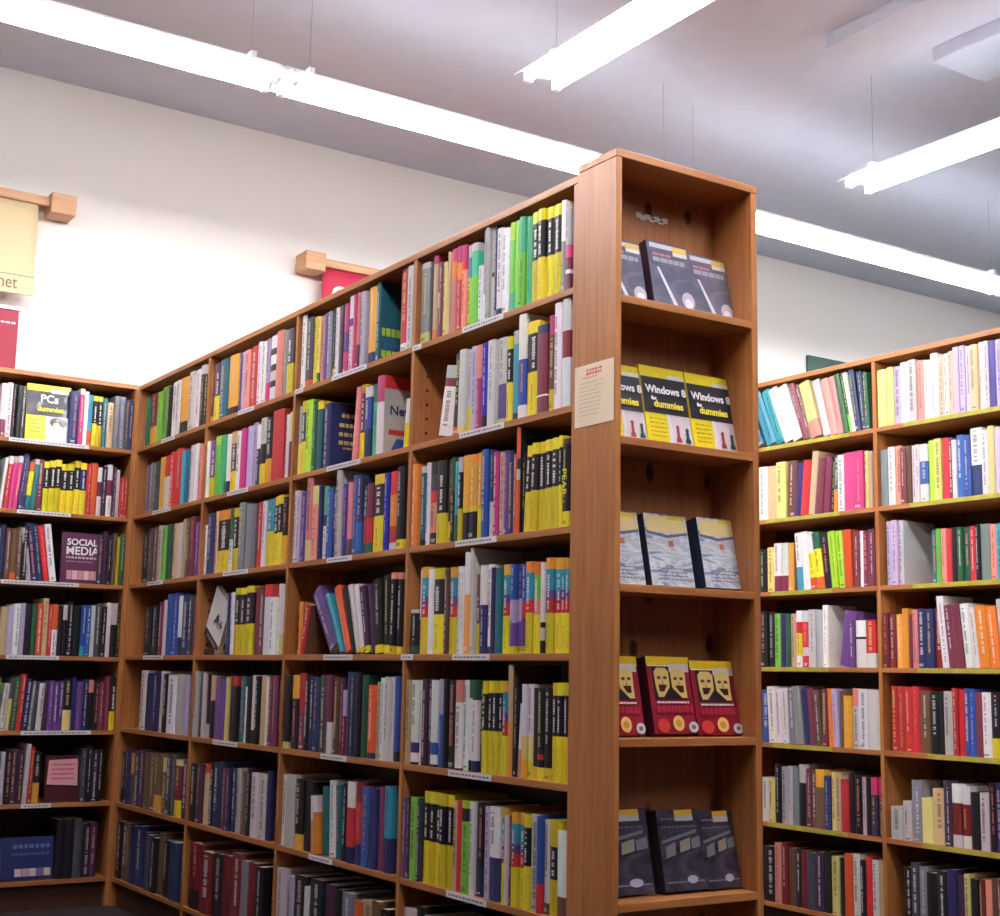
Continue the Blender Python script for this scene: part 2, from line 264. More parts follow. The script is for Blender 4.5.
# ------------------------------------------------------------------ what stands on each shelf
# tokens  u:bands[:height][:Llean]  u = edge of the spine in the photograph (converted to metres on the shelf), '-' an open gap
ROWS = {
'B4': ["420.5:y13S93w:264 429.5:K:263 432.5:O12T90p:257 437:P40w60P:263 440:m:263 444.5:y:263 449:T:253 451:f65O85p:250 456:R60O80p:247 461.5:f70R80p:246 466.5:l60C85w:246 471:G60t90w:244 477.5:W:266 482.5:W30L:220 486.8:w:217 490.5:w45N50w:217 493.5:b:214 496.5:b8W:229 502.5:W:229 508.5:t20G80l:223 514.5:G:221 520:G60t:218 525.5:t:217 531.5:D:213 539:D:210 546:D:207.5 553:D:204.5 561:S55W:201 565.5:m20W25m40p55w:209 570.5",
       "437:W70r82w:368:L7 451:o10K:354:L2 459.5:y8W:351:L1 466:Y30w:350 471:L:347 477:p60f:346 482.5:K14U:344 488.5:W:341 496:y6P46w:338 504.8:Y46K85Y:337 511:K8C85w:331 519:W12B56W:311 527.2:D:322 538.8:m18W20m90b:326 549:Y22N80p:316 555.5:W:304 562.5:W45r70W:297 570.8",
       "413.5:O:465 419:K8e92w:467 424.2:W:463 428.3:K14f50R64s84K:462 437:Y36K:461 446:Y25K:460 451:K60g:458 455.5:g32C:462 459.5:Y38K82w:458 463.5:K32Y38A:456 470.5:K32Y38A92O:455 477.5:Y35A:453 481.5:B:450 488:w40b:450 492.5:p:452 497.5:T:452 503:P:451 507:b:451 512:o:454 517:o50w60q70o:428:cK 520.6:K:455 523.8:D:447:L3 530.2:D:444:L2 537:D:442 544:D:440 551:D:438 560:D:436 563.5:Y17K94m:439 570.6",
       "405:b5g18K92w:610 413:m40W:570 415.8:E:568 424.2:W:570 429.5:D:569 440.5:N:570 444.8:E:568 452:W:567 456.5:W:567 460.5:A58W:553 468:w:549 471:Y38m75N:575 476:b55W:566 483.2:b8W:565 488.5:b:568:cS 493:e:568 498:E:565 505.8:Y8P38L58B:565 510.3:Y8P34L60B:565 514.8:Y8P36L62u:565 519.2:Y8P40R58B:565 524:Y44R58C88O:562 530.5:Y42f60G85O:562 537.5:W:563 541:K14W28K34W:563 544.3:E:558 552:E:558 559.8:E:558 565.5:E:558 570.4",
       "402:T:680 406.8:K3W14u26W:680 414:W:680 418:q:679 423.2:q:679 427.5:K3W14B28W:680 434.2:B60L:679 438.8:K:679 443.8:K:680 452:K2W75f:680 458:W:680 463.5:K12W80g:680 469.5:b12W78g:680 475:K:684 479.5:Y46K86Y:681 484.8:D:681 490:D:681 495.5:D:681 500.8:E:681 506:A50T:665:cN 511:K:683 514.5:f38W:704:L2 519.5:A20y45W:684 524.6:Y18y44W:684 530.3:A14K:688 537.2:Y14K22R28K:688 544.3:Y14K:688 551.4:D:683 557.3:D:683 562.8:D:683 568.3",
       "396.5:P:796 400:q:796 404:G:796 411:s:797 415:D:790 421.3:D:791 427.5:D:792 433.7:D:793 440:D:794 446.5:T:800 451.5:R:800 457.2:G78K92l:800 465:W:801 469.5:b30K:803 477.8:L:806 485.8:b46W:806 496.2:E:807 502.8:w:815 506.5:r:815 509.3:E:812 515:E:813 521.5:D:815 527.5:w:814 536.8:R30B:816 541:N12W:820 547.3:Y38K72Y:820 557.2:N25W:831 567.3",
       "396:w:907 412:K:905 420:S 431:q 440:W 448:K 457:b 466:R 474:w 486:K 495:e 505:W 514:D 522:D 530:b 541:W 551:m 560:K 567"],
'B3': ["299:W:317:cs 303.8:o9s:319 311.2:Y:318 316:g15y:318 319:f:317 323:P:315 327.6:S:313 331.8:y12K:310 334.8:W:309 338.2:s:307 341.5:p30P60p:305 346:W60P70W:297 352:p:296 355:W:296 357.5:m30f:294 360.8:L:293 366:b15A:288 373.8:e:284:ce 378:- 399:W10R:266 407.5:w:267 413.6",
       "293:y45w:408 297:Y44s84Y:403 302.8:l:402 309.8:g:403 314.5:e88Y:403 320:b:405:cb 327:- 352.5:f:390:L3 357.2:Y35m88A:386 363.5:b40B85W:388 370.2:t75g:385 377:W66p:377:cw 384.5:- 404.3:Y50W:400:L2 409.5",
       "290.5:W:492 295:L:493 298.8:u:493 303.8:T25f:478 310.2:f75y:487 316.2:b:487 319.8:W45b60t:487 324.6:B:490 331:K20s:489 335.2:w:470:cw 341.2:u:485 346:N22f:483 351:B:476 356.8:B40b:476 362.2:g14R52s:486 367.5:g14R50m:484 373.2:D:475 384.2:U:474 389:w9R30O70R:472 397.8:Y11K:467 405.4",
       "297.5:O:602 301.5:R:606:L5:cN 306:- 330:P:597:L-20 341.5:C:597:L-17 345.3:o:590:L-14 351.5:K:590:L-12 356.2:y8W:587:L-11 360.8:Y8W:587:L-10 366.2:Y10q:588:L-8 371.2:q:585:L-6 377:Y11K:580:L-4 384.3:Y11K:576:L-2 391.3:Y10K92f:573 396.2:Y9K92f:573 401",
       "285.3:y9K:675 290.4:K68A:675 297.3:m50R:673 303.8:K:675 308.6:b:676 313:b:677 319.8:s:675 325.2:m:675 328.6:W40m:675 333.2:N:677 338.2:q:678 342.3:r60L:690 346.2:b:672 351.3:b:672 356.2:K:673 361:g:675 366.8:b8o:685 375.2:T:682 379.6:W:678 383.6:W:677 388.6:w:677 392.2:K12B:676 398",
       "272:W:773 277.6:w:773 287:A22K:778 295.2:K:780 303.6:O55W:795:L-2 309.6:O:812:L-2 316:e:786:L-2 323:W:780:L-2 330.2:e:785:L-2 337:K:783 343.2:b20R68W:781 351.3:b25R75r:781 360.2:B:786 368:b:788 376:m:787 384.3:b40C:786 392",
       "271:w:866 281:L 288:K 300:W:885 305:K 318:q 330:K 337:S 349:o:900 358:T 370:N 380:K 389"],
'B2': ["209.3:A10r:23 213.3:Y42q:23 219.5:e:23.5 227.5:K12A:24 237.2:P:23.5 240.4:L:23.5 243.6:f:23.5 249.4:R:24 256.6:W:24 261:W:24 264.6:p30L:24 268.6:W20K30W45K55W70K80W:24.5 276.8:f:25 284:S:24 288.4:Y45s:24 295",
       "207.2:W:23 209.4:Y34P:23 215.6:G85l:23.5 221.2:t:23.5 225.4:b20W:23 229.6:Y34N80T:24 236:W:23 240.8:p:23.5 245.8:L:24 251.8:L:24 256.4:b60W:23 260.6:Y30K60w:24.5 266.4:A36K:24 272.6:R:25.5 283.8:W:23.5 287.4:m55y:23.5 291.4",
       "200.2:W:20 203:b:24 210.6:T:24 215.2:Y35K84O:24 227.6:W50g:24 232:Y35K85Y:24 237.6:S:25 244:S:24.5 250:S:24 255.2:R:24 260:W:24 264.4:Y52C:24.5 271.6:D:24.5 277.8:D:24.5 283.4:A42K:24 288.6:W:24 290.4",
       "198.2:- 226.2:b:23 229.2:W:23.5:L-2 233.6:Y45K90Y:25 239.6:Y45K90Y:25 245.4:Y45K90Y:25 253:m:24 258.6:m:23.5 263.8:W82R:25 270:W82R:24.5 276.2:W:24.5 280.4:y30W:24.5 285",
       "191:w:25 194.6:s:25 198.4:w:25 201.4:w22K:24 206:K60T:24 211:P:23 216.6:P:23 222.8:y:23 226:K85r:24 231.4:K85R:24 236.2:e:24 241.4:W:20 244.4:K:24 249.2:K20W:24 254.2:K:24 258.4:T:24 263.2:W:24 267.2:m:24 272.6:m:24 277.6:K:24 280",
       "189.5:K 196:q 201.2:T85o 206.4:K 210.8:b:24 217.2:b:24 222.4:m 226.6:b 230.6:b 235.4:w 240.6:N 245.6:K 250.4:W:22 257.4:w:22 264.4:b 269",
       "189:K30r:24 201:r 212:K 222:r 231:r:25 241:S 248:r 256:K 264"],  # darker codes: shade of the low shelf put into the spines
'B1': ["144.6:W:22 147:g:22 149.8:A35r:23 155.6:G:23 160.2:G:24 167.6:K:23 170.4:W:24 176:W:24 180.4:K20A:24 188.6:w:25 194.4:W:25 200.6:K85w:25 205.4:K85w:24.5 208.8",
       "144.8:P:22 149:S:22 153.8:s:22 158.6:A:23 164.2:W60R:23 170.2:R:24 176:R:24 182.6:C:23 186:e:23 190.4:W:24 194.6:W:24 198:f:23 202:N:24 206.6",
       "141:K:22 149.4:s:23 153.6:N:23 158:w:24 162.2:G:23 167:g:23 171.6:T:23 176.6:w:23 181:T:24 185.4:N:24 189.6:m:24 194.8:P:22 199.6",
       "145.6:K:21 152:K:21 157.2:m:22 162:W:23 166.2:B:25 172:B:25 177.2:b30W:24 182:b:24 188:s:23 192:m 196.4",
       "138.6:W:25 145.4:b:24 152.2:b:24 158.6:W:25 162.4:K:24 166.8:W:23.5 174.6:w:23.5 182.6:L:23.5 188.8:q:24 190.8",
       "110.6:K 116.6:b 121:N60A 124.6:s 131.6:q 137.4:N 143:N 150.2:A30N:23 157:N75y 162.6:s 168.8:s 173:Y30r90y 180.6:q 187",  # corner shade put into the spine colours, this row and the next
       "110:K 116:N:24 122:N 125:b:24 132:b:24 139.2:b 144:s 149:K 155.8:N 162:K 170:b 180:b 187"],
'L': ["0:m32W:23 6:W:24 12:K 16.8:K 21.5:s 25:- 71:b:24 80.6:p90W:25 85.6:W:24.5 90:o30C:23 95:Y45K90Y:23 100:Y42K90Y:23 105.2:e:22 110:T:21 117:S:24 122.6:S:24 128.4:s:23 132.6:b:23 136",
      "0:W:22:L4 4:R85w:23:L4 9.4:p88w:23:L4 14.4:p88w:23:L4 20:b:24:L4 24.6:b:24:L3 27.6:e30Y80o:21:L3 33:e90w:23:L3 39:m:23 46.4:D 52.2:D 58.6:D 65:D 72.2:D 79:D 85.4:Y46b87Y 91.6:R:23 97.2:o:23.5 103.8:W40m70W 109.2:q 114.2:W40m70W 119.8:q 123.4:W 128:R:18 133:R:18 137",
      "0:b 5.4:N 11.2:o14N 18:N 24:K:23 30.2:w:22.5:L-8 36.2:b:24.5:L-9 43.6:b:24.5:L-9 50:R:24:L-10 56.4:W:24.5:L-9 64:- 107.4:q 113.2:q 118.6:K:22 123.6:N 128:Y 132.2:g 137",
      "0:T:20 8:L:21 14.8:W:22 22:L:22 28.4:K 36.4:g 42.4:o:22 49:T:25 55:R:22 59.6:W50o:22 66.4:K:22 71:K70w:22 76.4:K 83.6:K 92.6:C20B:22.5 98:B:22.5 103.2:W:22 109:s 115.4:K 121.2:W:24 127:K60w 133.4:K 137",
      "0:w:20:L3 6.8:y60s:22:L3 12:g:23:L3 20:R:24:L3 27:b:22:L3 34:S:21:L3 38.8:s:21:L2 43:W:20:L2 50:q:21 56.8:P:21 63:P:21 69.4:P:21 75:y40K:22 85:b 90:P:21 97:b 103.8:K75f:22 110:K 116.6:m:21 124:m 129:Y35K 136",
      "0:w 4.6:K 10.8:q 17:q 22.6:w:25:L2 27.4:R:24:L1 32.4:A40K:22 40:- 80.4:s 85.2:K 91.2:q 97:K 102",
      "0:- 56:K:25 64:K:25 73.4:s:25 82:K 90:q 97"],
'RL': ["758:e:20:L-16 766:C:24:L-16 776:C:24:L-15 785:W:25:L-17 794:W:25:L-16 803.4:m:25:L-14 808.6:N:24:L-13 812:f30y:24:L-12 822:w:24:L-11 829.8:f:24:L-10 837.2:f:24:L-9 843.4:g:25:L-9 849:G30g:25:L-9 851.8:W:25:L-9 855.6:b:25:L-7 861:b:24:L-5 866:g:23:L-3 870",
       "758.5:W:23 768.6:T:23 777:y:24 786:N:24:L2 795:u:22:L3 800:R:23:L4 808:T:26:L5 814.4:m:23:L5 822:m:23:L4 828.6:K:22:L3 833:O40g:23:L2 838:W:23 845:p:23 854.4:p:23 864.2:y:23 868:T:23 871.6",
       "760:K:18 767:y:19 774:m32W:20 781:m32W:20 787.6:A:20 793:N:19 797.4:C40W:24:L-3 803.4:W:24:L-3 809.8:o20Y65W:23:L-6 817.6:o20Y70g:23:L-6 825:K:22:L-4 831.6:l:23:L-4 838.4:l:23:L-4 845:o:23:L-2 853.2:m:22 859:W:22 862.4:m:22 868.4:m:22 875",
       "761:K:23 768:K 773.6:G:22 780:b:22 785.4:g:22 790.6:T:22 796.6:W20Y60R80W:23 802:R20W35R80W:23 808.4:w:23 815.2:w:23 822:W:25 827.6:- 838:P:22:L6 850:P:18 855:W60K65W:18 866:W30R:18 876",
       "762:B:22 769.6:W:23:L-2 777:W:22:L-2 784:W:22:L-2 790:S:22:L-2 796.4:S:23:L-5 804.4:b:22:L-3 809.6:m:23:L-3 816:N:22:L-3 822:m:22 828:O:23:L-2 834.2:L:23:L-2 839.6:N:22 844.8:A:20 852.4:W70f:23 859:W:23 868:W:23 881",
       "762.6:W:18 768.6:y:18 775:K 781:w:23 787.6:w:23 793:S:23 799:K70w:24 806.4:m:23 812.4:N:23 817.4:N70A:23 826:b:21 833:y:22 837.8:T:22 843.4:R:20 851.6:K 858:K 865:w:22 869.4:K 874.4:q70p:22 880.6:q70p:22 886",
       "763:K 775.6:f:24 782.4:r:24 788.6:N 796:K 801.6:r 808.4:s 817:q 825:K 833:y:22 840.4:K 846.8:o:24 854.4:W:24 862:K 866.8:R:24 873:w:23 879.6:T:22 887"],
'RR': ["878.6:y:23 887:y:23 893.6:L:23 901:W:24 909.4:w:24 916.6:f:23 925:W:23 931:W:25 938.4:T:24 943.6:w:24 948.8:T:24 954.4:L:25 960:L:25 965.4:L:25 971:T:25 978.4:W:25 983:w:25 988.4:u:25 994.6:L:25 1001:b:24 1008",
       "880.4:S:22 887.6:W:23 894.6:f:23 901:m:22 907:N:22 911.6:w:22 917:w:22 920.4:W30B70W:22 928.4:l:23 935:y:23 941.6:R:23 948:m:23 952.4:W:22 956.6:B:23 963.6:B:23 970.4:b45W:25 982:W:24 988.8:y:25 995:L:24 1003",
       "887:L:25:cw 892.6:L:25 898.4:w:25:cW 903:- 931:e:20 936:G:20 941:f:20 946:R:20 951.2:K:20 958:g:20 963:g:20 969.6:R:20 976:K:20 980:S:20 989.4:f:20 996:C:20 1004",
       "882:r:21 889:r:21 895.6:A:20 902.4:A:22 908.6:m:20 913.4:f:22 919:b:22 927:b:22 934.4:r:22 942:W:26:L-5 948.6:m:23:L-5 956:m:23:L-5 964:W:23:L-5 973:W:22:L-5 979.6:O:22:L-4 990:O:22:L-4 1000:w:24:L-4 1008",
       "891.6:R:24 898:R:24 905.4:R:24 912:R:24 919:N:23 929.4:K:23 940:K:23 944.4:w:23 952.8:R:24 957.8:R:24 964:B:24 970:B:24 975.6:m:23 983.6:W:23 992.6:Y30K:23 1001",
       "890.6:w:12 902.4:w:14 910.8:S:22 921:y:16 932:T:20 944.8:q:23 953:W20r70W:22 962:W20r70W:22 970.4:K:20 980:w:20 988.8:K 996:b 1003",
       "904:K 912:s:24 919:S:23 928:K 938.4:K 948:b 957:q 966:y:23 972:K 979:r:22 985:f:22 991.6:N 999"],
}

# ------------------------------------------------------------------ bookcases
ZA = [2.300, 1.9878, 1.6802, 1.3722, 1.0567, .7418, .422, .105]
ZL = [2.304, 1.983, 1.672, 1.367, 1.048, .729, .424, .105]
ZR = [2.299, 1.993, 1.679, 1.371, 1.057, .745, .423, .105]
ZE = [2.3215, 1.929, 1.5764, 1.2203, .8576, .4848, .11]
TH = .0185
YE, YP, YF = -3.342, -3.368, -3.531          # end of the long case, its end panel, front of the end display
EX0, EX1 = -.004, .4695
XR = 2.144
class Case:
    def __init__(s, P, un, levels, rz): s.P = P; s.un = un; s.z = levels; s.rz = rz
AISLE = Case(lambda a, d, z: Vector((d, -a, z)), lambda u, v: (lambda p: (-p.y, p.z))(on_x(u, v, .012)), ZA, -PI / 2)
WALLC = Case(lambda a, d, z: Vector((a, d, z)), lambda u, v: (lambda p: (p.x, p.z))(on_y(u, v, .012)), ZL, 0)
FARC = Case(lambda a, d, z: Vector((XR + d, -a, z)), lambda u, v: (lambda p: (-p.y, p.z))(on_x(u, v, XR + .012)), ZR, -PI / 2)
def along(case, u, z):
    """distance along a case at image column u and height z"""
    v = 500.0
    for _ in range(6):
        a, zz = case.un(u, v); v = pix(case.P(a, .012, z))[1]
    return case.un(u, v)[0]
def bx(case, a0, a1, d0, d1, z0, z1):
    p, q = case.P(a0, d0, z0), case.P(a1, d1, z1)
    return (min(p.x, q.x), max(p.x, q.x), min(p.y, q.y), max(p.y, q.y), z0, z1)
def holes(mb, x, y, zs, face, m=1):
    for z in zs:
        pts = [(x + .0048 * math.cos(k * PI / 4), y - .0006, z + .0048 * math.sin(k * PI / 4)) for k in range(8)]
        mb.poly(pts, m)
def bookcase(name, label, case, uprights, depth, back, woodalong, back_d=None, peg=False):
    root = empty(name, case.P((uprights[0] + uprights[-1]) / 2, depth / 2, 0)); tag(root, label, 'bookcase')
    inv = Matrix.Translation(-root.location)
    def fin(o):
        o.data.transform(inv); o.parent = root; return o
    z = case.z; a0, a1 = uprights[0], uprights[-1]
    fin(MB().box(*bx(case, a0 - .009, a1 + .009, 0, depth, z[0] - .021, z[0]), ch=.002).build('top_board', woodalong))
    for i, a in enumerate(uprights):
        mb = MB().box(*bx(case, a - .009, a + .009, 0.001, depth - .001, 0, z[0] - .0215), ch=.0015)
        if peg and i:
            p = case.P(a + .009, .05, 0); q = case.P(a + .009, .17, 0)
            zs = [zz + .06 + .044 * k for zz in z[1:] for k in range(5)]
            for s in (p, q): holes(mb, s.x, s.y, zs, 0)
        end = i in (0, len(uprights) - 1)
        fin(mb.build('side_panel' if end else 'divider', [WZ, M_HOLE]))
    for i in range(len(uprights) - 1):
        l, r = uprights[i] + .0095, uprights[i + 1] - .0095
        for k in range(1, 8):
            fin(MB().box(*bx(case, l, r, 0.002, depth - .002, z[k], z[k] + TH), ch=.0015).build('shelf', woodalong))
    bd = depth - .012 if back_d is None else back_d
    fin(MB().box(*bx(case, a0, a1, bd, bd + .01, .1, z[0] - .022)).build('back_panel', back))
    fin(MB().box(*bx(case, a0, a1, .03, .048, 0, z[7] - .001)).build('plinth', back))
    return root, fin
UA = [.0075, .852, 1.687, 2.528, YE * -1 + .013]
aisle_root, fin_a = bookcase('bookcase', 'long pine bookcase of four bays running from the wall corner to the end display', AISLE, UA, EX1 - .002, DARKBACK, WY, .225, True)
UL = [-1.72, -.87, -.0075]
wall_root, fin_w = bookcase('bookcase', 'pine bookcase against the white wall below the cream banner', WALLC, UL, .30, DARKBACK, WX)
UR = [.75, 1.60, 2.447, 3.29, 4.14]
far_root, fin_r = bookcase('bookcase', 'pine bookcase with yellow shelf strips beyond the end display', FARC, UR, .30, DARKBACK, WY)
def shelf_label(case, fin, row, u0, u1, mat, name='shelf_label'):
    z = case.z[row]
    a0, a1 = along(case, u0, z), along(case, u1, z)
    mb = MB().box(*bx(case, a0, a1, -.0012, .0016, z + .001, z + .0178))
    if mat is M_LABEL:
        a = a0 + .012
        while a < a1 - .02:
            w = random.uniform(.006, .016); p, q = case.P(a, -.0016, z + .007), case.P(a + w, -.0016, z + .0115)
            mb.poly([(p.x, p.y, p.z), (q.x, q.y, p.z), (q.x, q.y, q.z), (p.x, p.y, q.z)], 1); a += w + .005
    o = fin(mb.build(name, [mat, M_INK])); return o
for row, u0, u1 in ((1,416,425),(1,466,507),(2,463,508),(3,459,500),(4,404.5,416),(4,456,493),(5,452,495),(6,450,490),
                    (1,298,306),(1,335,370),(2,330,364),(3,330,355),(4,327,356),(5,324,350),(6,312,335),
                    (1,241,257),(2,230,251),(3,226,251),(5,216,240),(1,164,177),(2,155,173),(3,150,165),(4,146,165)):
    shelf_label(AISLE, fin_a, row, u0, u1, M_LABEL)
for row, u0, u1 in ((1,8,88),(2,16,70),(3,0,78),(4,5,58),(5,20,90),(6,20,50)): shelf_label(WALLC, fin_w, row, u0, u1, M_LABEL)
for row, u0, u1 in ((1,764,852),(2,768,842),(3,773,835),(4,765,830),(5,775,835),(6,770,850),(1,905,1003),(2,912,1003),(3,915,1003),(4,920,1003),(5,930,1003),(6,925,1003)):
    shelf_label(FARC, fin_r, row, u0, u1, M_YLABEL, 'shelf_strip')

# the display unit closing the end of the long case
end_root = empty('display_case', ((EX0 + EX1) / 2, (YP + YF) / 2, 0)); tag(end_root, 'tall narrow pine display case closing the end of the long bookcase', 'display case')
def fin_e(o): o.data.transform(Matrix.Translation(-end_root.location)); o.parent = end_root; return o
YB = YP - .0005
fin_e(MB().box(EX0, EX1, YF, YB, ZE[0] - .021, ZE[0], ch=.002).build('top_board', WX))
fin_e(MB().box(EX0, EX0 + .018, YF + .0005, YB, 0, ZE[0] - .0215, ch=.0015).build('side_panel', WZ))
fin_e(MB().box(EX1 - .02, EX1, YF + .0005, YB, 0, ZE[0] - .0215, ch=.0015).build('side_panel', WZ))
mid = EX0 + .1
fin_e(MB().box(EX0 + .0185, mid, YB - .012, YB - .001, .1, ZE[0] - .022, ch=.001).box(mid + .002, EX1 - .0205, YB - .012, YB - .001, .1, ZE[0] - .022, ch=.001).box(EX0 + .0185, EX1 - .0205, YB - .004, YB - .0006, .1, ZE[0] - .022, 1).build('back_panel', [KNOT, M_HOLE]))
for k in range(1, 7): fin_e(MB().box(EX0 + .0185, EX1 - .0205, YF + .001, YB - .0125, ZE[k], ZE[k] + .0195, ch=.0015).build('shelf', WX))
fin_e(MB().box(EX0 + .0185, EX1 - .0205, YF + .02, YF + .036, 0, ZE[6] - .001).build('plinth', WX))
# torn white sticker on its back board
p, q = on_y(636, 214.5, YB - .0125), on_y(667, 222, YB - .0125)
st = MB(); n = 7; yb = YB - .0135
for i in range(n):
    x0 = p.x + (q.x - p.x) * i / n; x1 = p.x + (q.x - p.x) * (i + 1) / n - .001; zz = p.z + (q.z - p.z) * i / n - .004 * (i % 2); h = .014 + .004 * ((i * 3) % 3)
    st.box(x0, x1 + .002, yb - .0008, yb + .0009, zz - h / 2, zz + h / 2)
st.box(p.x + .05, p.x + .062, yb - .0012, yb, p.z - .004, p.z + .001, 1).box(p.x + .08, p.x + .09, yb - .0012, yb, p.z - .006, p.z, 1)
fin_e(st.build('torn_sticker', [M_WHITEINK, M_INK]))['label'] = 'torn white sticker on the back board'

# notice taped to the side of the display case
c = [on_x(u, v, EX0 - .0012) for u, v in ((575.2, 368), (613.5, 357.5), (613.5, 420.5), (576.2, 428))]
y0, y1 = max(p.y for p in c[:1] + c[3:]), min(p.y for p in c[1:3]); z1 = (c[0].z + c[1].z) / 2; z0 = (c[2].z + c[3].z) / 2
nb = MB().box(EX0 - .0014, EX0 - .0004, y1, y0, z0, z1)
xs = EX0 - .0019; W_ = y0 - y1; H_ = z1 - z0
def nrow(zc, f0, f1, h, m):
    y = y0 - f0 * W_
    while y > y0 - f1 * W_:
        w = random.uniform(.003, .009) * (1.3 if m == 1 else 1); e = max(y - w, y0 - f1 * W_)
        nb.poly([(xs, y, zc - h), (xs, e, zc - h), (xs, e, zc + h), (xs, y, zc + h)], m); y = e - .0022
nrow(z0 + .905 * H_, .3, .72, .0026, 1); nrow(z0 + .845 * H_, .3, .7, .0034, 1); nrow(z0 + .785 * H_, .2, .6, .0012, 1)
for k in range(9): nrow(z0 + (.70 - .065 * k) * H_, .12, random.uniform(.55, .88), .0009, 2)
no = nb.build('paper_sign', [M_NOTICE, M_REDINK, M_PALEINK])
tag(no, 'cream paper notice with a red heading taped to the display case side', 'notice')

# ------------------------------------------------------------------ books
CODES = set(PAL)
def parse(b):
    b = MACRO.get(b, b); out = []; i = 0; lo = 0.0
    while i < len(b):
        ch = b[i]; i += 1; num = ''
        while i < len(b) and b[i].isdigit(): num += b[i]; i += 1
        hi = int(num) / 100 if num else 1.0
        out.append([ch, lo, hi]); lo = hi
    out[-1][2] = 1.0
    return out
def tone(code, rnd=None):
    c = PAL[code][0]; g_ = sum(c) / 3; c = tuple(.92 * x + .08 * g_ for x in c)
    if rnd is not None:
        k = rnd.uniform(.9, 1.08); j = [rnd.uniform(-7, 7) for _ in range(3)]
        c = tuple(min(250, max(8, x * k + d)) for x, d in zip(c, j))
    return lin(c)
LIGHT = set('WwYylTLfCtG')
def book_mb(bands, t, h, d, side=None, rnd=random, strokes=True, title_only=None):
    """cover of one paperback: thin boards folded round a spine; origin bottom centre of the spine, pages toward +y"""
    mb = MB(); k = .0011; ht = t / 2; bul = min(.0022, t * .08)
    ring_o = [(-ht, d), (-ht, .0025), (-ht * .8, .0004), (-ht * .35, -bul), (ht * .35, -bul), (ht * .8, .0004), (ht, .0025), (ht, d)]
    ring_i = [(ht - k, d), (ht - k, .003), (-ht + k, .003), (-ht + k, d)]
    ring = ring_o + ring_i; n = len(ring)
    cols = [tone(b[0], rnd) for b in bands]
    zs = [0] + [b[2] * h for b in bands]
    sc = tone(side, rnd) if side else None
    for zz in zs: mb.v += [(x, y, zz) for x, y in ring]
    for j in range(len(bands)):
        for i in range(n):
            a = j * n + i; b = j * n + (i + 1) % n
            cc = cols[j]
            if sc and i in (0, 6): cc = sc
            mb.f.append((a, b, b + n, a + n)); mb.m.append(0); mb.c.append(cc)
    top = len(bands) * n
    for base, rev in ((0, True), (top, False)):
        for q in ((0, 1, 10, 11), (1, 2, 3, 4), (1, 4, 9, 10), (4, 5, 6, 9), (6, 7, 8, 9)):
            q = [base + i for i in q]; mb.f.append(tuple(reversed(q)) if rev else tuple(q)); mb.m.append(0); mb.c.append(cols[0] if rev else cols[-1])
    if strokes and t > .007:
        dummy = bands[0][0] == 'Y' and len(bands) > 1 and bands[0][2] > .3
        if dummy: spans = [(bands[0][2] + .04, min(.86, bands[-2][2] if len(bands) > 2 else .85) - .03, 'W', .34), (.06, bands[0][2] - .1, 'N', .12)]
        elif rnd.random() < .7:
            big = max(bands, key=lambda b: b[2] - b[1]); lo = big[1] + .06 * (big[2] - big[1]); hi = big[2] - .06 * (big[2] - big[1])
            spans = [(lo + rnd.uniform(0, .3) * (hi - lo), hi, ('K' if big[0] in LIGHT else rnd.choice('WWwyf')), rnd.uniform(.18, .4))]
            if rnd.random() < .35: spans.append((.03, .07, 'K' if bands[0][0] in LIGHT else 'W', .6))
        else: spans = []
        for lo, hi, cd, wd in spans:
            z = lo * h; w = t * wd / 2; off = rnd.uniform(-.12, .12) * t; cnt = 0
            while z < hi * h - .003 and cnt < 26:
                L = min(rnd.uniform(.003, .007), hi * h - z); w2 = w * rnd.uniform(.6, 1)
                bc = next((c for b, c in zip(bands, cols) if b[1] * h <= z < b[2] * h), cols[-1]); k_ = .85 if dummy and cd == 'W' else .62
                tc = tone(cd); col = tuple(k_ * x + (1 - k_) * y for x, y in zip(tc, bc))
                mb.poly([(off - w2, -bul - .0004, z), (off + w2, -bul - .0004, z), (off + w2, -bul - .0004, z + L), (off - w2, -bul - .0004, z + L)], 0, col)
                z += L + (rnd.uniform(.0012, .002) if rnd.random() < .82 else .009); cnt += 1
    return mb
def pages_mb(t, h, d): return MB().box(-t / 2 + .0014, t / 2 - .0014, .0034, d - .004, .0022, h - .0026, 0, tone('T'))
ORD = ['first','second','third','fourth','fifth','sixth','seventh','eighth','ninth','tenth','eleventh','twelfth']
NUM = ['zero','one','two','three','four','five','six','seven','eight','nine','ten','eleven','twelve']
SHELF = ['top shelf','second shelf','third shelf','fourth shelf','fifth shelf','sixth shelf','bottom shelf']
BAY = dict(B4='end-panel bay', B3='second-from-end bay', B2='third-from-end bay', B1='corner bay', L='wall case', RL='far case', RR='far case')
GBAY = dict(B4='bay beside the end panel', B3='bay second from the end panel', B2='bay third from the end panel', B1='bay in the corner', L='case under the banner', RL='far case before its upright', RR='far case beyond its upright')
def short(bands, raw):
    if raw == 'D': return 'black-and-yellow'
    if raw == 'E': return 'rainbow-and-yellow'
    big = max(bands, key=lambda b: b[2] - b[1]); return PAL[big[0]][1]
def describe(bands, raw, t, h, lean):
    s = short(bands, raw); w = ''
    if raw not in ('D', 'E') and len(bands) > 1:
        big = max(bands, key=lambda b: b[2] - b[1])
        oth = [b for b in (bands[0], bands[-1]) if b is not big and PAL[b[0]][1] != s]
        if oth:
            o = max(oth, key=lambda b: b[2] - b[1]); w = ' with %s %s' % (PAL[o[0]][1], 'base' if o is bands[0] else 'top')
    adj = 'leaning' if abs(lean) > .12 else ('thin' if t < .0125 else ('thick' if t > .034 else ('tall' if h > .262 else ('short' if h < .19 else ''))))
    return (adj + ' ' + s).strip(), w
ALL = []
